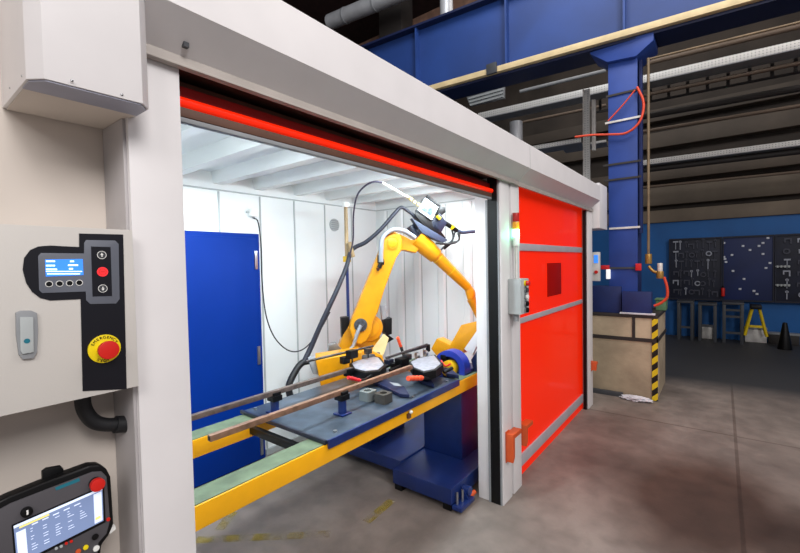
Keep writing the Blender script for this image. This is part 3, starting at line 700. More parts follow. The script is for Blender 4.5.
MB().prism([at(x, y, 0, 2.79) for x, y in ((471, 360), (490, 330), (490, 368), (474, 372))], (.04, 0, 0), .002).build('drive_guard', M['dkblue'], hs)
MB().box(2.68, 2.92, 1.48, 1.78, ZT+.0005, .80, .004).build('head_base', M['mblue'], hs)

# ================================================================ ROBOT
HD = math.radians(-38)
E_ = V((math.cos(HD), math.sin(HD), 0)); N_ = V((E_.y, -E_.x, 0))      # N_ points towards the open doorway
if N_.y > 0: N_ = -N_
RX = V((2.62, 2.42, 0))
def rp(x, y, off=0): return atp(x, y, RX+N_*off, N_)
rb = thing('welding_robot', 'yellow articulated welding robot arm standing behind the work table', 'robot', (RX.x, RX.y, .64))
def slab(name, pts, o0, o1, m, parent=rb, bev=.008, seg=3):
    "profile traced in the plane of the arm, given thickness o0..o1 along the joint axis"
    P = [atp(x, y, RX+N_*o1, N_) for x, y in pts]
    return MB().prism(P, -N_*(o1-o0), bev, seg).build(name, m, parent)
def circ(cx, cy, r, a0=0, a1=360, n=20, sy=1): return [(cx+r*math.cos(math.radians(a0+(a1-a0)*i/n)), cy+sy*r*math.sin(math.radians(a0+(a1-a0)*i/n))) for i in range(n+(a1-a0 != 360))]
# base with rear connection box
bz = .64
MB().cyl((RX.x, RX.y, bz+.001), (RX.x, RX.y, bz+.14), .17, .15, bevel=.01).build('base', M['yellow'], rb)
rbx = MB().prism([at(x, y, 1, 2.22) for x, y in ((315.5, 360), (345, 355), (362, 352), (362, 392), (345, 392), (321, 387))], (.15, .18, 0), .008, 3).build('base_box', M['yellow'], rb)
MB().prism([at(x, y, 1, 2.24) for x, y in ((309.5, 362), (316, 360), (319, 375), (313, 374))], (.09, .13, 0), .004).build('connector_block', M['grey'], rbx)
MB().cyl((RX.x, RX.y, bz+.14), (RX.x, RX.y, bz+.21), .145, .13, bevel=.008).build('turntable', M['dgrey'], rb)
# turret
slab('turret', ((338, 349), (343, 336), (349, 326), (356, 320), (372, 320), (380, 330), (380, 348), (376, 362), (344, 364)), -.08, .02, M['yellow'])
slab('turret_cover', ((373, 348), (384, 334), (389, 338), (384, 354), (378, 362), (372, 356)), .062, .075, M['creampl'], bev=.002, seg=1)
# upper arm, near side
ua = slab('upper_arm', [(350, 330), (350.7, 322), (363.6, 290), (378.7, 254), (384.8, 236)]+circ(393, 241, 9.2, 215, 360, 10)+[(402, 250), (396.5, 258), (384.5, 290), (378, 312), (373, 322), (371, 334), (366, 342), (360, 345), (354, 342)], .05, .13, M['yellow'], bev=.014)
for (cx_, cy_, r_, nm, m_, o0, o1) in ((370, 328, .112, 'shoulder_motor_case', 'yellowd', -.12, .045), (370, 328, .078, 'motor_case_cap', 'yellow', .045, .052), (392.8, 242.5, .042, 'elbow_cap', 'yellow', .13, .142),):
    c0 = atp(cx_, cy_, RX+N_*o1, N_); MB().cyl(c0-N_*(o1-o0), c0, r_, seg=36, bevel=.005).build(nm, M[m_], rb)
c0 = atp(360.5, 325, RX+N_*.131, N_)
MB().cyl(c0, c0+N_*.012, .055, seg=32, bevel=.003).build('shoulder_recess', M['dgrey'], ua)
for i in range(6):
    a = i*math.pi/3; d = E_*math.cos(a)+V((0, 0, 1))*math.sin(a)
    MB().cyl(c0+d*.034+N_*.012, c0+d*.034+N_*.018, .006, seg=6).build('flange_bolt', M['dsteel'], ua)
MB().tube([c0+N_*.02, atp(357, 334, RX+N_*.16, N_), atp(353, 346, RX+N_*.16, N_), atp(346, 352, RX+N_*.15, N_)], lambda t: .017-.006*t).build('dress_pipe', M['silverh'], rb)
slab('motor', ((384, 320), (392, 318), (392, 334), (385, 336)), -.12, .0, M['black'], bev=.004)
slab('motor_plug', ((381, 306), (386, 305), (387, 318), (382, 320)), -.05, .0, M['grey'], bev=.003)
slab('rear_motor', ((341, 318), (349, 317), (349, 340), (342, 342)), -.1, .0, M['black'], bev=.004)
slab('side_bracket', ((386, 333), (394, 339), (386, 344)), -.04, .06, M['black'], bev=.002, seg=1)
slab('connector_cluster', ((328, 352), (329, 345), (336, 343), (344, 352), (338, 355)), .07, .15, M['steel'], bev=.004)
slab('base_arm_plate', ((346, 360), (350, 352), (370, 350), (383, 356), (383, 372), (350, 374)), .06, .12, M['yellow'], bev=.006)
# elbow / J3 casing
slab('elbow_casing', ((386, 234), (394, 231), (404, 236), (412, 240), (418, 238), (421, 246), (416, 253), (404, 250), (396, 252), (388, 248)), -.07, .06, M['yellow'])
MB().ring(atp(392.8, 242.5, RX+N_*.145, N_), N_, .044, .05, .004).build('elbow_ring', M['yellowd'], ua)
fr = MB().tube([rp(416, 238, .015), rp(427, 248, .015), rp(436, 256, .015)], lambda t: .086-.016*t, 28).build('forearm_casing', M['yellow'], rb)
a0 = rp(434, 254, .015); a1 = rp(468, 287.5, .015)
MB().tube([a0, a0.lerp(a1, .5), a1], lambda t: .058-.018*t, 28).build('forearm', M['yellow'], rb)
for t_ in (.12, .5):
    c = a0.lerp(a1, t_); d = (a1-a0).normalized(); MB().cyl(c-d*.004, c+d*.004, .0595-.018*t_+.001, seg=28).build('forearm_joint', M['hub'], fr)
w0 = a1; w1 = rp(471.5, 299, .015); w2 = rp(477, 312, .015)
MB().tube([w0, w0.lerp(w1, .5)+E_*.008, w1], lambda t: .036+.008*math.sin(t*3.1), 20).build('wrist', M['yellow'], rb)
MB().tube([w1, w1.lerp(w2, .5), w2, w2+(w2-w1)*.5], lambda t: .042-.014*t, 20).build('wrist_tip', M['yellow'], rb)
slab('elbow_label', ((377.5, 255), (383, 256), (384.5, 261.5), (384, 265), (377.5, 263)), .131, .136, M['black'], parent=ua, bev=.001, seg=1)
slab('arm_mark', ((376, 268), (380, 268), (379, 271), (377, 271)), .131, .1315, M['brown'], parent=ua, bev=0)
# silver hose over the elbow
MB().tube([rp(381, 262, .16), rp(381, 250, .165), rp(383, 237, .165), rp(392, 230, .15), rp(404, 231, .13), rp(415, 238, .1)], .020, 16).build('dress_hose', M['silverh'], rb)
MB().cyl(rp(381, 263, .16), rp(379, 268, .16), .018).build('hose_clamp', M['black'], rb)
# motors on forearm root
for (x, y) in ((410, 226), (417, 229)):
    MB().cyl(rp(x, y, .02), rp(x+7, y+11, .02), .036, bevel=.003).build('axis_motor', M['blkblue'], rb)

# wire feeder unit on top
wf = thing('wire_feeder', 'spattered white wire feeder on a black cradle on top of the robot elbow', 'wire feeder', tuple(rp(425, 222)))
def slabw(name, pts, o0, o1, m, bev=.003): return slab(name, pts, o0, o1, m, parent=wf, bev=bev, seg=2)
slabw('feeder_box', ((425.5, 197), (438.5, 207), (432, 220.5), (417.5, 210)), .0, .1, M['whitedress'], .006)
slabw('feeder_cover', ((427, 200), (435.5, 206.5), (431, 216), (421.5, 209.5)), .1, .106, mat('feeder_window', (84, 108, 136), .4, noise=.6, scale=60))
slabw('cradle', ((414.5, 214), (418, 212), (434, 222), (446, 238), (441, 241), (424, 226)), -.03, .08, M['black'])
slabw('cradle_plate', ((412, 218), (430, 229), (448, 240), (443, 243), (422, 233)), .02, .1, M['hosegr'])
slabw('drive_motor', ((440, 206), (445, 207), (446, 212), (441, 216), (437, 214)), -.02, .06, M['black'], .005)
slabw('drive_block', ((431, 222), (440, 213), (447, 223), (441, 233), (434, 230)), .0, .08, M['blkblue'], .005)
slabw('top_bar', ((426, 196.5), (427.5, 195), (441, 205), (440, 207)), .02, .05, M['black'], .001)
MB().cyl(rp(437, 216, .1), rp(440, 219, .1), .014).build('yellow_ring', M['yellowbt'], wf)
MB().tube([rp(443, 222, .05), rp(450, 226, .05), rp(457, 231, .05)], .02, 16).build('feed_neck', M['black'], wf)
MB().cyl(rp(451, 226.5, .05), rp(453, 228, .05), .0225).build('yellow_band', M['yellowbt'], wf)
MB().tube([rp(456, 230, .05), rp(462, 232.5, .05), rp(468, 232, .05), rp(476, 231.5, .05)], .0155, 16).build('torch_sleeve', M['hosegr'], wf)
for k, pts in enumerate((((452, 230), (453, 238), (449, 243), (440, 244)), ((458, 233), (459, 240), (452, 243), (444, 249)), ((455, 232), (452, 241), (446, 245), (441, 250)), ((460, 232), (458, 241), (448, 244), (436, 243)))):
    MB().tube([rp(x, y, .06+.012*k) for x, y in pts], .0085).build('feeder_cable', M['rubber'], wf)
for (x, y, r) in ((406.5, 196, .014), (409.5, 198, .018), (413, 201, .015), (417, 203.5, .02)):
    c = rp(x, y, .05); MB().cyl(c, c+(rp(x+2.5, y+2, .05)-c), r).build('brass_fitting', M['creampl'], wf)

# cables
def cable(name, label, pts, r, m, cat='cable', **k): return tag(MB().tube(pts, r, 12).build(name, m, **k), label, cat)
def wp(x, y): return rp(x, y, .04)
cable('wire_conduit', 'thin dark conduit arching high from the support pole to the wire feeder', [at(349, 258, 1, 2.5), at(353, 240, 1, 2.4), at(353.5, 215, 1, 2.25), at(357, 196, 1, 2.1), at(365, 186, 1, 2.0), at(374, 181.7, 1, 1.93), at(382, 182.5, 1, 1.9)], .0065, mat('conduit_dark', (60, 56, 76), .45))
cable('wire_liner', 'white liner tube running from the arch of the conduit to the wire feeder', [at(382.3, 182.6, 1, 1.9), at(392, 188, 1, 1.9), at(404, 195, 1, 1.95), rp(408, 197, .05)], .009, M['white2'])
hm = cable('cable_hose', 'thick black hose bundle sagging from the feeder past the robot to the floor', [wp(416, 217), wp(408, 211), wp(401, 207.5), wp(394, 214), at(381, 229, 1, 2.3), at(366, 242, 1, 2.4), at(352, 250, 1, 2.5), at(346, 268, 1, 2.5), at(336, 292, 1, 2.5), at(322, 322, 1, 2.55), at(312, 345, 1, 2.6), at(304, 362, 1, 2.62)], (lambda t: .014+.008*t), M['hosedk'])
MB().cyl(at(352.5, 251, 1, 2.5)-V((0, 0, .05)), at(349, 246, 1, 2.5)+V((0, 0, .03)), .022).build('hose_clamp', M['tan'], hm)
cable('drop_hose', 'fat black corrugated hose bending down behind the table beside the robot base', [at(310, 361, 1, 2.62), at(302, 363, 1, 2.62), at(295, 372, 1, 2.62), at(289, 386, 1, 2.62), at(292, 399, 1, 2.62), at(304, 408, 1, 2.62), at(322, 414, 1, 2.62), at(350, 414, 1, 2.55)], .026, M['rubber'], 'hose')
cable('socket_cable', 'thin dark cable looping from the wall socket across the white back wall', [at(253.5, 218, 1, 3.0), at(258, 222, 1, 2.98), at(261, 245, 1, 2.88), at(262, 280, 1, 2.88), at(266, 315, 1, 2.85), at(275, 338, 1, 2.8), at(290, 351, 1, 2.75), at(305, 348, 1, 2.7), at(320, 330, 1, 2.62), at(330, 312, 1, 2.58)], .005, M['rubber'])
so = thing('wall_socket', 'small white junction box high on the back wall above the blue door', 'socket', tuple(at(253, 216, 1, 3.02)))
c = at(253.5, 213, 1, 3.02); MB().box(c.x-.03, c.x+.03, 3.0, YB-.0005, c.z-.03, c.z+.035, .005).build('socket_body', M['white2'], so)
MB().cyl(c+V((0, 0, -.045)), c+V((0, 0, -.03)), .01).build('cable_gland', M['grey'], so)
MB().box(c.x-.05, c.x+.05, 3.03, YB-.0005, c.z+.0, c.z+.012).build('fixing_lug', M['seam'], so)
vt = thing('wall_vent', 'round grey vent on the white back wall behind the support pole', 'vent', tuple(at(334, 233, 1, 2.92)))
c = at(334, 225, 1, YB-.001); MB().cyl(c, c-V((0, .012, 0)), .062, seg=32, bevel=.003).build('vent_disc', M['seam'], vt)
vs = MB()
for k in range(-2, 3): vs.box(c.x-.045, c.x+.045, c.y-.015, c.y-.012, c.z+k*.02-.004, c.z+k*.02+.004)
vs.build('vent_slats', M['grey'], vt)
# support pole
sp_ = thing('hose_pole', 'slender pole, tan above and blue below, holding the hoses behind the robot', 'pole', tuple(at(347, 345, 1, 2.55)))
pb_, pm, ptp = at(348, 340, 1, 2.55), at(347, 262, 1, 2.55), at(346, 206, 1, 2.55)
MB().cyl((pm.x, 2.55, .1605), (pm.x, 2.55, pm.z), .013).build('lower_tube', M['mblue'], sp_)
MB().cyl((pm.x, 2.55, pm.z), (pm.x, 2.55, ptp.z), .016).build('upper_tube', M['tan'], sp_)
MB().box(pm.x-.025, pm.x+.025, 2.53, 2.57, ptp.z-.01, ptp.z+.03, .004).build('pole_cap', M['white2'], sp_)
MB().box(pm.x-.03, pm.x+.03, 2.53, 2.57, pm.z, pm.z+.05, .004).build('pole_clamp', M['hub'], sp_)

# ceiling tube lights inside
for i, (xa, xb, yy, lb) in enumerate(((.75, 1.95, 1.62, 'white tube lamp inside the cell above the left half of the doorway'), (2.05, 3.25, 1.62, 'white tube lamp inside the cell above the right half of the doorway'))):
    o = thing('ceiling_light', lb, 'lamp', ((xa+xb)/2, yy, 2.1))
    MB().box(xa, xb, yy-.03, yy+.03, 2.205, 2.2315, .003).build('lamp_housing', M['white2'], o)
    MB().cyl((xa+.03, yy, 2.19), (xb-.03, yy, 2.19), .013).build('lamp_tube', M['light'], o)

# ================================================================ HALL BACKGROUND
XG = 5.35
GO = V((XG, .9, 0))
def gp(x, y, off=0): return atp(x, y, GO+GN*off, GN)
def gz(x, y, off=0): return gp(x, y, off).z
zg0 = (gz(440, 89)+gz(700, 16.5))/2; zg1 = (gz(440, 81)+gz(700, 9))/2; ztop = (gz(374.5, 47, .1)+gz(500, 0, .1))/2
def gbox(mb, n0, n1, t0, t1, z0, z1, bevel=0):
    P = [GO+GN*n0+GD*t0, GO+GN*n1+GD*t0, GO+GN*n1+GD*t1, GO+GN*n0+GD*t1]
    return mb.prism([(p_.x, p_.y, z0) for p_ in P], (0, 0, z1-z0), bevel)
g = thing('crane_girder', 'deep blue steel girder running across the hall on the column', 'girder', (XG, 3, zg0))
gbox(MB(), .1, .13, -8, 10, zg1-.02, ztop).build('web_plate', M['girder'], g)
gbox(MB(), -.02, .42, -8, 10, ztop, ztop+.03).build('top_flange', M['dkblue'], g)
gbox(MB(), .03, .42, -8, 10, zg0-.03, zg1-.021).build('bottom_flange', M['dkblue'], g)
t0 = (gp(507, 50, .05)-GO).dot(GD); dt = (gp(418, 80, .05)-GO).dot(GD)-t0
for k in range(-5, 5):
    gbox(MB(), 0, .0995, t0+k*dt-.012, t0+k*dt+.012, zg1-.015, ztop-.001).build('stiffener', M['girder'], g)
cr = tag(gbox(MB(), -.04, .028, -8, 10, zg0, zg1-.022, .004).build('conductor_rail', M['gold']), 'pale yellowish rail along the lower edge of the blue girder', 'rail')
c = gp(492, 68, -.05); MB().box(c.x-.03, c.x+.008, c.y-.07, c.y+.07, zg0-.02, zg1+.02, .004).build('rail_clamp', M['dgrey'], cr)

colx = 5.45
def cp(x, y, X=colx): return at(x, y, 0, X)
cy0, cy1 = cp(637.5, 180).y, cp(608.5, 180).y
ctop = cp(620, 60).z
co = thing('steel_column', 'blue steel column on the concrete plinth carrying the girder', 'column', (colx+.1, .92, .96))
MB().box(colx, colx+.03, cy0, cy1, .966, ctop, .003).build('front_flange', M['column'], co)
ym = (cy0+cy1)/2
MB().box(colx+.03, colx+.26, ym-.015, ym+.015, .966, ctop).build('column_web', M['columnb'], co)
MB().box(colx+.26, colx+.29, cy0, cy1, .966, ctop).build('rear_flange', M['columnb'], co)
MB().box(colx+.12, colx+.2, cy0-.03, cy0-.0005, 1.9, ctop).build('side_stiffener', M['columnb'], co)
CX_ = colx-.06
MB().prism([cp(590, 49, CX_), cp(590, 54, CX_), cp(607, 62, CX_), cp(636, 56, CX_), cp(653.5, 40, CX_), cp(653.5, 32, CX_)], (.4, 0, 0), .006).build('capital', M['column'], co)
a_, b_ = cp(621.8, 291.5, colx-.1), cp(651.4, 314, colx-.1)
MB().box(colx-.1, colx-.001, b_.y, a_.y, .966, a_.z, .004).build('base_gusset', M['columnb'], co)
a_, b_ = cp(592, 286, colx-.04), cp(621.5, 314, colx-.04)
MB().box(colx-.04, colx+.1, b_.y+.003, a_.y, .966, a_.z, .004).build('base_gusset', M['columnb'], co)
for (x0_, y0_, x1_, y1_, m_) in ((609, 229, 640, 226.5, 'galv'), (603, 164, 641, 162, 'dpipe'), (604, 180, 641, 177, 'dpipe'), (606, 268, 640, 268, 'dgrey'), (606, 95, 640, 90, 'dpipe'), (605, 123, 642, 116, 'galv')):
    A_, B_ = cp(x0_, y0_, colx-.02), cp(x1_, y1_, colx-.02); z_ = (A_.z+B_.z)/2
    MB().box(colx-.015, colx-.0005, B_.y, A_.y, z_-.011, z_+.011).build('clamp_strap', M[m_], co)

pn = thing('concrete_plinth', 'low concrete plinth with angle iron frame and striped corner under the blue column', 'plinth', (5.8, .9, 0))
px0, px1, py0, py1 = 5.37, 6.25, .57, 1.95
MB().box(px0, px1, py0, py1, 0, .93, .008).build('plinth_block', M['conc'], pn)
fm = MB(); f = .012
fm.box(px0-f, px1+f, py0-f, py1, .9305, .965, .002)
fm.box(px0-f, px0-.0005, py0-f, py1, .66, .70); fm.box(px0-f, px1, py0-f, py0-.0005, .66, .70)
fm.box(px0-f, px0-.0005, .78, .81, .70, .93); fm.box(px0-f, px0-.0005, 1.25, 1.28, .70, .93)
fm.build('angle_frame', mat('angle_iron', (50, 44, 42), .6), pn)
hz = stripes('hazard_tape', (222, 190, 30), (22, 22, 20), 3.0, (.75, 0, 0))
fm = MB(); fm.box(px0-f-.002, px0-f, py0-f, py0+.045, 0.01, .66); fm.box(px0-f-.001, px0-.0005, py0-f, py0+.045, .70, .925)
fm.build('hazard_strip', hz, pn)
tag(MB().box(px0-.06, px0-.0125, .9, 1.9, .0, .05, .004).build('floor_channel', M['dgrey']), 'dark steel channel lying on the floor along the foot of the plinth', 'channel')
bmf = bmesh.new(); bmesh.ops.create_icosphere(bmf, subdivisions=4, radius=1)
for v in bmf.verts:
    k = 1+.25*math.sin(9*v.co.x+5*v.co.y)*math.cos(7*v.co.z+4*v.co.y)+random.uniform(-.08, .08)
    v.co = V((px0-.09+v.co.x*.06*k, .76+v.co.y*.14*k, max(.001, .022+v.co.z*.028*k)))
mf = MB(); mf._merge(bmf); tag(mf.build('plastic_film', M['cloth']), 'crumpled white film on the floor against the foot of the plinth', 'film')
a_, b_ = cp(620, 314, px0), cp(655.5, 319, px0)
o = tag(MB().box(px0-.03, px0-.021+.05, b_.y, a_.y, .9655, .985, .006).build('folded_cloth', M['cloth']), 'white cloth lying on the plinth at the foot of the column', 'cloth')
a_, b_ = cp(655.5, 300, 5.9), cp(666, 313, 5.9)
o = thing('green_case', 'small green case on the plinth behind the column foot', 'case', (5.95, a_.y, .966))
MB().box(5.9, 6.1, b_.y, a_.y, .966, a_.z, .01).build('case_body', M['green'], o)
MB().box(5.89, 6.11, b_.y-.01, a_.y+.01, a_.z, a_.z+.015, .004).build('case_lid', M['green'], o)

# air line, regulator, hoses
XA = 5.40
def hp(x, y, X=XA): return at(x, y, 0, X)
al = thing('air_pipe', 'tan vertical air pipe with valve beside the blue column', 'pipe', tuple(hp(648, 262)))
pA, pB = hp(648.5, 262), hp(645.5, 60)
MB().cyl((XA, pA.y, pA.z), (XA, pA.y, pB.z), .014).build('pipe_run', M['tand'], al)
MB().cyl((XA, pA.y, pB.z), V((XA, pA.y, pB.z))-GD*4, .011).build('pipe_branch', M['tand'], al)
MB().sph((XA, pA.y, pB.z), .017).build('pipe_bend', M['tand'], al)
MB().cyl((XA, pA.y, pA.z-.02), (XA, pA.y, pA.z+.09), .034, bevel=.004).build('valve', M['brass'], al)
rg = thing('air_regulator', 'brass air regulator with clear bowl at the end of the air pipe', 'regulator', tuple(hp(660, 278)))
ra, rbb = hp(650, 268), hp(659, 274)
MB().tube([hp(648.5, 266), hp(653, 271), hp(660, 273.5)], .016).build('elbow_pipe', M['brass'], rg)
c = hp(660, 274); MB().cyl(c-V((0, 0, .05)), c+V((0, 0, .03)), .036, bevel=.006).build('regulator_body', M['brass'], rg)
MB().cyl(c+V((0, 0, .03)), c+V((0, 0, .12)), .026, bevel=.004).build('regulator_bowl', M['galv'], rg)
cable('air_hose', 'orange-red air hose curving down from the regulator to the plinth', [hp(664, 277), hp(667, 287), hp(667, 297), hp(661, 303), hp(654, 306)], .014, M['hosered'], 'hose')
cable('air_hose', 'orange-red hose looped around the upper part of the blue column', [hp(575, 137), hp(592, 135), hp(610, 134.5), hp(626, 133), hp(638, 124), hp(643, 112), hp(643, 100), hp(637, 87)], .013, M['hosered'], 'hose')
cable('air_hose', 'thin orange hose running diagonally across the face of the blue column', [hp(608, 121), hp(622, 106), hp(635, 90)], .008, M['hosered'], 'hose')
o = thing('emergency_lamp', 'small white lamp in a red bracket left of the blue column', 'lamp', tuple(cp(607, 282)))
a_, b_ = cp(606, 269.5, colx-.05), cp(609.8, 279, colx-.05)
MB().box(colx-.05, colx-.001, b_.y, a_.y, b_.z, a_.z, .004).build('lamp_face', mat('lamp_face', (240, 240, 240), .4, emit=.6), o)
MB().box(colx-.045, colx+.02, a_.y-.03, a_.y+.06, a_.z+.001, a_.z+.05, .004).build('bracket', M['redhandle'], o)
c = cp(638.5, 267, colx-.03)
o = tag(MB().box(colx-.045, colx-.016, c.y-.03, c.y+.03, c.z-.04, c.z+.04, .006).build('pipe_clamp', M['redhandle']), 'red clamp on the blue column by the air valve', 'clamp')

# cable trays: perforated galvanised channels
def trayp(label, X, a, b, h, m=None, ext=0):
    P0 = V((X, at(*a, 0, X).y, 0)); A_, B_ = atp(*a, P0, GN), atp(*b, P0, GN); z = (A_.z+B_.z)/2
    A_ = V((A_.x, A_.y, z)); B_ = V((B_.x, B_.y, z))
    o = thing('cable_tray', label, 'cable tray', tuple((A_+B_)/2))
    up = V((0, 0, 1))
    MB().prism([A_, B_, B_-up*h, A_-up*h], GN*.03, .001).build('tray_side', m or M['perf'], o)
    MB().prism([A_-up*h, B_-up*h, B_-up*h+GN*.3, A_-up*h+GN*.3], (0, 0, -.01)).build('tray_bottom', M['grey'], o)
    return o, A_, B_
_, tA, tB = trayp('long white perforated cable tray high behind the blue column', 7.2, (478, 112.5), (815, 37), .11)
trayp('long white perforated cable tray low across the dark wall right of the column', 9.0, (640, 162.5), (815, 135.5), .085)
trayp('short white cable tray just above the right end of the hood', 6.6, (528, 146), (581, 138.5), .06)
trayp('thin white cable tray low behind the riser above the hood end', 6.9, (562, 152), (606, 134), .03)
def riser(name, label, xa, xb, y0, y1, X, m='perf'):
    A_, B_ = at(xa, y0, 0, X), at(xb, y1, 0, X)
    o = thing(name, label, 'riser', (X, (A_.y+B_.y)/2, B_.z))
    zb_ = 0 if y1 > 180 else min(A_.z, B_.z); zt2 = max(A_.z, B_.z)
    MB().box(X, X+.04, B_.y, A_.y, zb_, zt2, .002).build('riser_web', M[m], o)
    MB().box(X-.03, X-.0005, A_.y-.012, A_.y, zb_, zt2, .002).build('riser_lip', M['galv'], o)
    return o
riser('tray_riser', 'wide white perforated riser standing left of the blue column', 583, 590, 90, 190, 6.55)
riser('tray_riser', 'narrow pale riser strip between the wide riser and the column', 592, 595.5, 100, 150, 6.55, 'galv')
# pipes along the hall
def pipe(label, X, a, b, r, m, name='wall_pipe'):
    P0 = V((X, at(*a, 0, X).y, 0)); A_, B_ = atp(*a, P0, GN), atp(*b, P0, GN); z = (A_.z+B_.z)/2
    return tag(MB().cyl((A_.x, A_.y, z), (B_.x, B_.y, z), r, seg=16).build(name, m), label, 'pipe')
pipe('brown pipe directly above the upper cable tray', 7.5, (640, 66), (830, 18), .035, M['pipeb'])
pipe('brown pipe just beneath the upper cable tray', 7.6, (640, 95), (830, 58), .03, M['pipeb'])
pipe('dark pipe below the brown pipes, middle of the dark wall', 8.0, (640, 116), (830, 84), .05, M['dpipe'])
pipe('brown pipe above the lower cable tray', 8.4, (640, 133), (830, 100), .03, M['pipeb'])
pipe('dark pipe right below the lower cable tray', 9.2, (640, 172), (830, 146), .05, M['dpipe'])
pipe('thin brown pipe above the blue wall', 9.5, (640, 190), (830, 166), .025, M['pipeb'])
pipe('grey pipe behind the tray between girder and hood', 7.6, (520, 92), (606, 70), .03, M['grey'])
pipe('dim pipe crossing below the upper tray left of the column', 7.8, (520, 122), (606, 106), .025, M['pipeb'])
br = thing('bracket_rail', 'dark rail of brackets hanging under the upper cable tray', 'bracket rail', tuple((tA+tB)/2-V((0, 0, .5))))
du = (tB-tA).normalized(); L0 = (tB-tA).length
r0 = tA+du*L0*.42-V((0, 0, .30))+GN*.31; r1 = tB-V((0, 0, .30))+GN*.31
MB().prism([r0, r1, r1-V((0, 0, .03)), r0-V((0, 0, .03))], GN*.03).build('rail', M['dpipe'], br)
for k in range(11):
    c = r0.lerp(r1, (k+.5)/11); MB().prism([c-du*.02, c+du*.02, c+du*.02+V((0, 0, .18)), c-du*.02+V((0, 0, .18))], GN*.03).build('bracket', M['dpipe'], br)

# vertical duct, silver ducts top left
dk = thing('vent_duct', 'silver flexible duct behind the hood left of the riser', 'duct', tuple(at(514, 140, 0, 7)))
c = at(516, 120, 0, 7); MB().cyl((7, c.y, 1.5), (7, c.y, 4.0), .11).build('duct_tube', M['duct'], dk)
for k in range(8): MB().ring((7, c.y, 2.6+k*.15), (0, 0, 1), .11, .118, .03).build('duct_band', M['grey'], dk)
sd = thing('vent_duct', 'large silver duct crossing under the roof at top left', 'duct', tuple(at(350, 15, 0, 6)))
MB().cyl(at(330, 22, 0, 6.3), at(420, -15, 0, 6.3), .15, seg=28).build('duct_tube', M['duct'], sd)
for x, y in ((345, 15.8), (375, 3.5)):
    c = at(x, y, 0, 6.3); d = (at(420, -15, 0, 6.3)-at(330, 22, 0, 6.3)).normalized(); MB().cyl(c, c+d*.04, .158, seg=28).build('duct_band', M['grey'], sd)
sd = thing('vent_duct', 'short vertical silver duct above the blue girder', 'duct', tuple(at(446, 10, 0, 6.2)))
c = at(446.5, 10, 0, 6.2); MB().cyl((6.2, c.y, 4.7), (6.2, c.y, 8.5), .11, seg=28).build('duct_tube', M['duct'], sd)
sd = thing('rooftop_duct', 'dark square duct between roof beams at top left', 'duct', tuple(at(390, 15, 0, 6.8)))
a_, b_ = at(379, 30, 0, 6.8), at(401, 6, 0, 6.8)
MB().box(6.8, 7.2, b_.y, a_.y, 4.8, 8.5, .01).build('duct_shell', M['dpipe'], sd)
MB().box(6.78, 7.22, b_.y-.02, a_.y+.02, 5.9, 5.96).build('duct_flange', M['dpipe'], sd)
rbm = tag(MB().box(7.5, 7.7, -9, 11.7, 6.4, 6.9).build('roof_beam', M['roofbrown']), 'brown roof beam above the girder at top left', 'beam')
for k, z in enumerate((6.9, )):
    pass
pv = thing('roof_panel', 'pale grey louvre panel hanging under the girder behind the hood', 'panel', tuple(at(485, 95, 0, 7)))
MB().prism([at(x, y, 0, 7.3) for x, y in ((465, 93), (504, 82), (504, 98), (470, 106))], (.06, 0, 0), .004).build('panel_sheet', M['grey'], pv)
sl = MB()
for k in range(4):
    u = k/4+.12
    sl.prism([at(x, y, 0, 7.28) for x, y in ((467+3*u, 93+13*u), (503, 83+14*u), (503, 84.5+14*u), (467.5+3*u, 94.5+13*u))], (.02, 0, 0))
sl.build('panel_slats', M['seam'], pv)

# ---- pegboards with tools
XP = 10.15
def fpt(x, y, X=XP): return at(x, y, 0, X)
def board(label, xa, xb, ya, yb, m):
    A, B = fpt(xa, ya), fpt(xb, ya); zb = fpt(xa, yb).z
    o = thing('tool_board', label, 'tool board', (XP, (A.y+B.y)/2, zb))
    z1 = max(A.z, B.z)
    MB().box(XP, XP+.0995, B.y, A.y, .76, 1.98, .004).build('board_panel', m, o)
    fmm = MB(); fmm.box(XP-.02, XP, B.y, A.y, 1.96, 1.99); fmm.box(XP-.02, XP, B.y, A.y, .75, .78)
    fmm.box(XP-.02, XP, B.y, B.y+.02, .78, 1.96); fmm.box(XP-.02, XP, A.y-.02, A.y, .78, 1.96); fmm.build('board_frame', M['boarddk'], o)
    return A.y, B.y
yA0, yA1 = board('dark tool board full of hanging tools, left one on the blue wall', 669, 722, 240, 300, M['boarddk'])
yB0, yB1 = board('deep blue tool board dotted with white hooks, middle one on the blue wall', 722.5, 774.5, 236, 300, M['boardblue'])
yC0, yC1 = board('dark tool board with parts racks at the right edge of the photo', 775, 830, 236, 300, M['boarddk'])
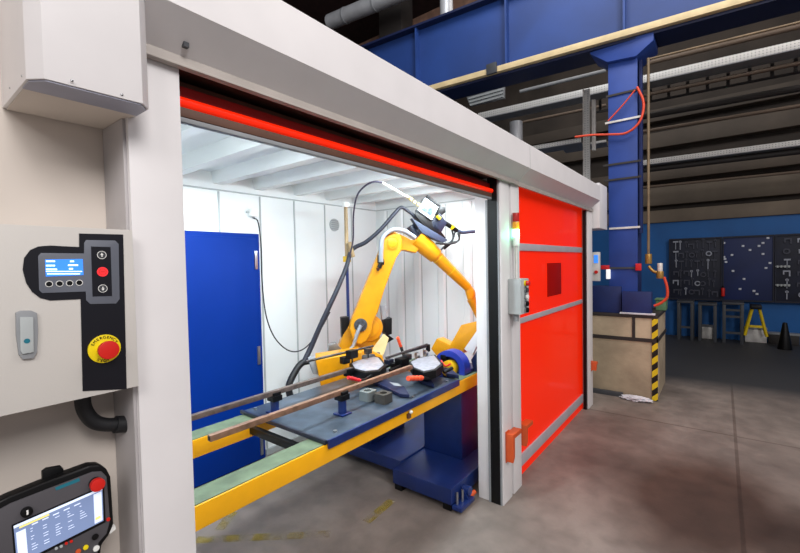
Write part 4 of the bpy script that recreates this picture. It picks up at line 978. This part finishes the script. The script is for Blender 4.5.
def tools(n, y0_, y1_, group, label):
    for i in range(n):
        nc = -(-n//6); Y = y1_+.07+(y0_-y1_-.14)*((i//6)+.5)/nc+random.uniform(-.012, .012); Z = (.9, 1.09, 1.28, 1.47, 1.66, 1.85)[i % 6]+random.uniform(-.02, .02)
        k = random.random(); b = MB(); x = XP-.025
        if k < .4:      # spanner
            hgt = random.uniform(.05, .09); b.box(x, x+.015, Y-.008, Y+.008, Z-hgt, Z+hgt); b.ring((x, Y, Z+hgt), (1, 0, 0), .010, .024, .015, 14); nm = 'spanner'
        elif k < .7:    # clamp / bracket
            b.box(x, x+.02, Y-.05, Y+.05, Z+.02, Z+.045); b.box(x, x+.02, Y-.05, Y-.03, Z-.06, Z+.02); b.box(x, x+.02, Y+.03, Y+.05, Z-.03, Z+.02); nm = 'hand_clamp'
        elif k < .85:   # ring
            b.ring((x, Y, Z), (1, 0, 0), .03, .05, .02, 18); nm = 'tool_ring'
        else:           # hammer
            b.box(x, x+.018, Y-.006, Y+.006, Z-.09, Z+.05); b.box(x-.005, x+.02, Y-.045, Y+.045, Z+.05, Z+.08); nm = 'hammer'
        tag(b.build(nm, M['toollt' if random.random() < .25 else 'tool']), label % nm.replace('_', ' '), nm.replace('_', ' ').split()[-1], group+' - '+nm.replace('_', ' '))
tools(48, yA0, yA1, 'tools on the left tool board', 'dark %s hanging on the left tool board')
tools(18, yC0, yC1, 'tools on the right tool board', 'dark %s hanging on the right tool board')
for i, (x, y) in enumerate(((724, 243), (743, 246), (732, 255), (724, 257), (726, 262), (763, 243), (759, 246), (750, 250), (763, 254), (744, 279), (740, 289), (757, 294), (725, 259), (766, 268), (733, 271), (754, 291), (770, 263), (768, 238))):
    c = fpt(x, y, XP-.012)
    b = MB().box(c.x, c.x+.012, c.y-.02, c.y+.02, c.z-.018, c.z+.018, .004)
    o = b.build('board_hook', mat('hook_white', (200, 205, 215), .5) if i == 0 else bpy.data.materials['hook_white'])
    tag(o, 'small white hook on the deep blue middle tool board', 'hook', 'white hooks on the middle board')
for (y, lb) in ((266.5, 'upper'), (285, 'lower')):
    a_, b_ = fpt(775, y), fpt(790, y); o = thing('parts_rack', '%s pale parts rail on the right tool board' % lb, 'rack', tuple(b_))
    MB().box(XP-.06, XP-.021, b_.y, a_.y, a_.z-.01, a_.z+.015, .003).build('rail', M['grey'], o)
    for k in range(4):
        Y = a_.y-.03-.05*k; MB().box(XP-.07, XP-.0605, Y-.012, Y+.012, a_.z-.02, a_.z+.02).build('rail_clip', M['seam'], o)
c = fpt(723, 291, XP-.06)
ex = thing('fire_extinguisher', 'small red bottle hanging between the left and middle tool boards', 'bottle', tuple(c))
MB().cyl(c-V((0, 0, .1)), c+V((0, 0, .06)), .03, bevel=.01).build('cylinder_body', M['redbtn'], ex)
MB().cyl(c+V((0, 0, .06)), c+V((0, 0, .1)), .014).build('valve', M['black'], ex)
# stands under the boards
def framestand(label, xa, xb, h=.72, cross=(.25,)):
    A, B = at(xa, 330, 0, 9.8), at(xb, 330, 0, 9.8)
    o = thing('steel_stand', label, 'stand', (9.8, (A.y+B.y)/2, 0))
    for Y in (A.y-.03, B.y+.03):
        for X in (9.75, 10.05): MB().box(X-.025, X+.025, Y-.025, Y+.025, 0, h, .003).build('leg', M['dgrey'], o)
    MB().box(9.72, 10.08, B.y, A.y, h, h+.04, .004).build('top', M['dgrey'], o)
    for z in cross: MB().box(9.73, 9.76, B.y+.03, A.y-.03, z-.02, z+.02).build('crossbar', M['dgrey'], o)
framestand('dark steel stand with rungs furthest left under the left tool board', 677, 694)
framestand('dark steel stand second from left under the left tool board', 698, 717, .69, (.3,))
framestand('dark steel stand with rungs under the middle tool board', 722, 744, .72, (.2, .5, .62))
def trestle():
    A, B = at(745, 327, 0, 9.7), at(767, 327, 0, 9.7); ym = (A.y+B.y)/2; zt_ = .66
    o = thing('yellow_trestle', 'small yellow A-shaped trestle below the middle tool board', 'trestle', (9.7, ym, .2))
    for s, Y in ((1, A.y), (-1, B.y)):
        MB().tube([(9.7, Y, .18), (9.7, ym+s*.05, zt_)], .022, 10, 0).build('leg', M['hyellow'], o)
        MB().tube([(9.95, Y, .18), (9.9, ym+s*.05, zt_)], .022, 10, 0).build('leg', M['hyellow'], o)
    MB().box(9.68, 9.72, B.y+.06, A.y-.06, .33, .37).build('crossbar', M['hyellow'], o)
    MB().box(9.65, 9.95, ym-.08, ym+.08, zt_, zt_+.07, .01).build('head', M['black'], o)
trestle()
def crate(label, xa, xb, h, X=10.095, m='galv', z=0, name='storage_box'):
    A, B = at(xa, 330, 0, X), at(xb, 330, 0, X)
    o = thing(name, label, 'box', (X+.1, (A.y+B.y)/2, z))
    MB().box(X, X+.14, B.y, A.y, z, z+h, .01).build('box_body', M[m], o)
    MB().box(X-.008, X+.148, B.y-.008, A.y+.008, z+h-.03, z+h+.005, .004).build('box_rim', M['grey'], o)
crate('pale storage box on the floor beneath the left tool board', 699.5, 715.5, .26)
crate('pale storage box on the floor beneath the yellow trestle', 745, 767, .27)
crate('low dark chest on the floor below the right tool board', 768.5, 800, .20, 10.095, 'dpipe')
o = tag(MB().cyl((9.6, at(785, 320, 0, 9.6).y, 0), (9.6, at(785, 320, 0, 9.6).y, .46), .10, .03, bevel=.01).build('floor_cone', M['black']), 'dark cone standing on the floor before the low chest', 'cone')

# ================================================================ LIGHTS
def area(name, loc, target, size, power, col=(1, 1, 1), sy=None):
    l = bpy.data.lights.new(name, 'AREA'); l.energy = power; l.size = size; l.color = col
    if sy: l.shape = 'RECTANGLE'; l.size_y = sy
    o = bpy.data.objects.new(name, l); COL.objects.link(o); o.location = loc
    o.rotation_euler = (V(target)-V(loc)).to_track_quat('-Z', 'Y').to_euler(); return o
area('hall_light_front', (-.8, -4.2, 5.2), (1.2, 1.0, 1.6), 2.2, 270, (1, .97, .96))
area('hall_light_left', (-2.6, -1.5, 4.2), (.3, 1.1, 1.4), 1.6, 80, (1, .95, .93))
area('hall_light_right', (4.2, -2.8, 6.5), (4.2, -1.5, 0), 2.6, 150, (1, .93, .9))
area('hall_light_far', (7.6, 1.5, 7.6), (9.5, 0, 0), 2.6, 70, (1, .92, .86))
area('tray_fill', (2.6, -.6, 6.4), (6.8, 2.2, 3.6), 1.4, 75, (1, .97, .94))  # added fill to brighten the trays and risers, no fixture there
area('girder_light', (2.5, 1.5, 7.6), (5.4, 2.2, 4.5), 2.0, 150, (.95, .97, 1))
area('cell_light_a', (1.35, 1.62, 2.172), (1.5, 2.4, 0), 1.1, 27, (.84, .95, 1), .06)
area('cell_light_b', (2.7, 1.75, 2.185), (2.6, 2.6, 0), 1.1, 27, (.84, .95, 1), .06)
area('cell_light_c', (1.3, 2.6, 2.2), (1.4, 2.5, 0), .5, 10, (.84, .95, 1))
l = bpy.data.lights.new('green_glow', 'POINT'); l.energy = .5; l.color = (.2, 1, .6); l.shadow_soft_size = .02
o = bpy.data.objects.new('green_glow', l); COL.objects.link(o); o.location = (TX-.01, TY-.05, zt(233))
w = bpy.data.worlds.new('world'); scene.world = w; w.use_nodes = True
w.node_tree.nodes['Background'].inputs[0].default_value = (.92, .92, 1, 1); w.node_tree.nodes['Background'].inputs[1].default_value = .32

# ================================================================ CAMERA
cd = bpy.data.cameras.new('camera'); cam = bpy.data.objects.new('camera', cd); COL.objects.link(cam)
cd.sensor_width = 36; cd.lens = FP/800*36; cd.clip_start = .05; cd.clip_end = 60
cam.location = CAM
cam.matrix_world = Matrix.Translation(CAM) @ Matrix((cR, cU, -cF)).transposed().to_4x4()
scene.camera = cam
scene.view_settings.view_transform = 'Standard'
scene.view_settings.look = 'None'
for o in bpy.data.objects:
    if '_o' in o: del o['_o']
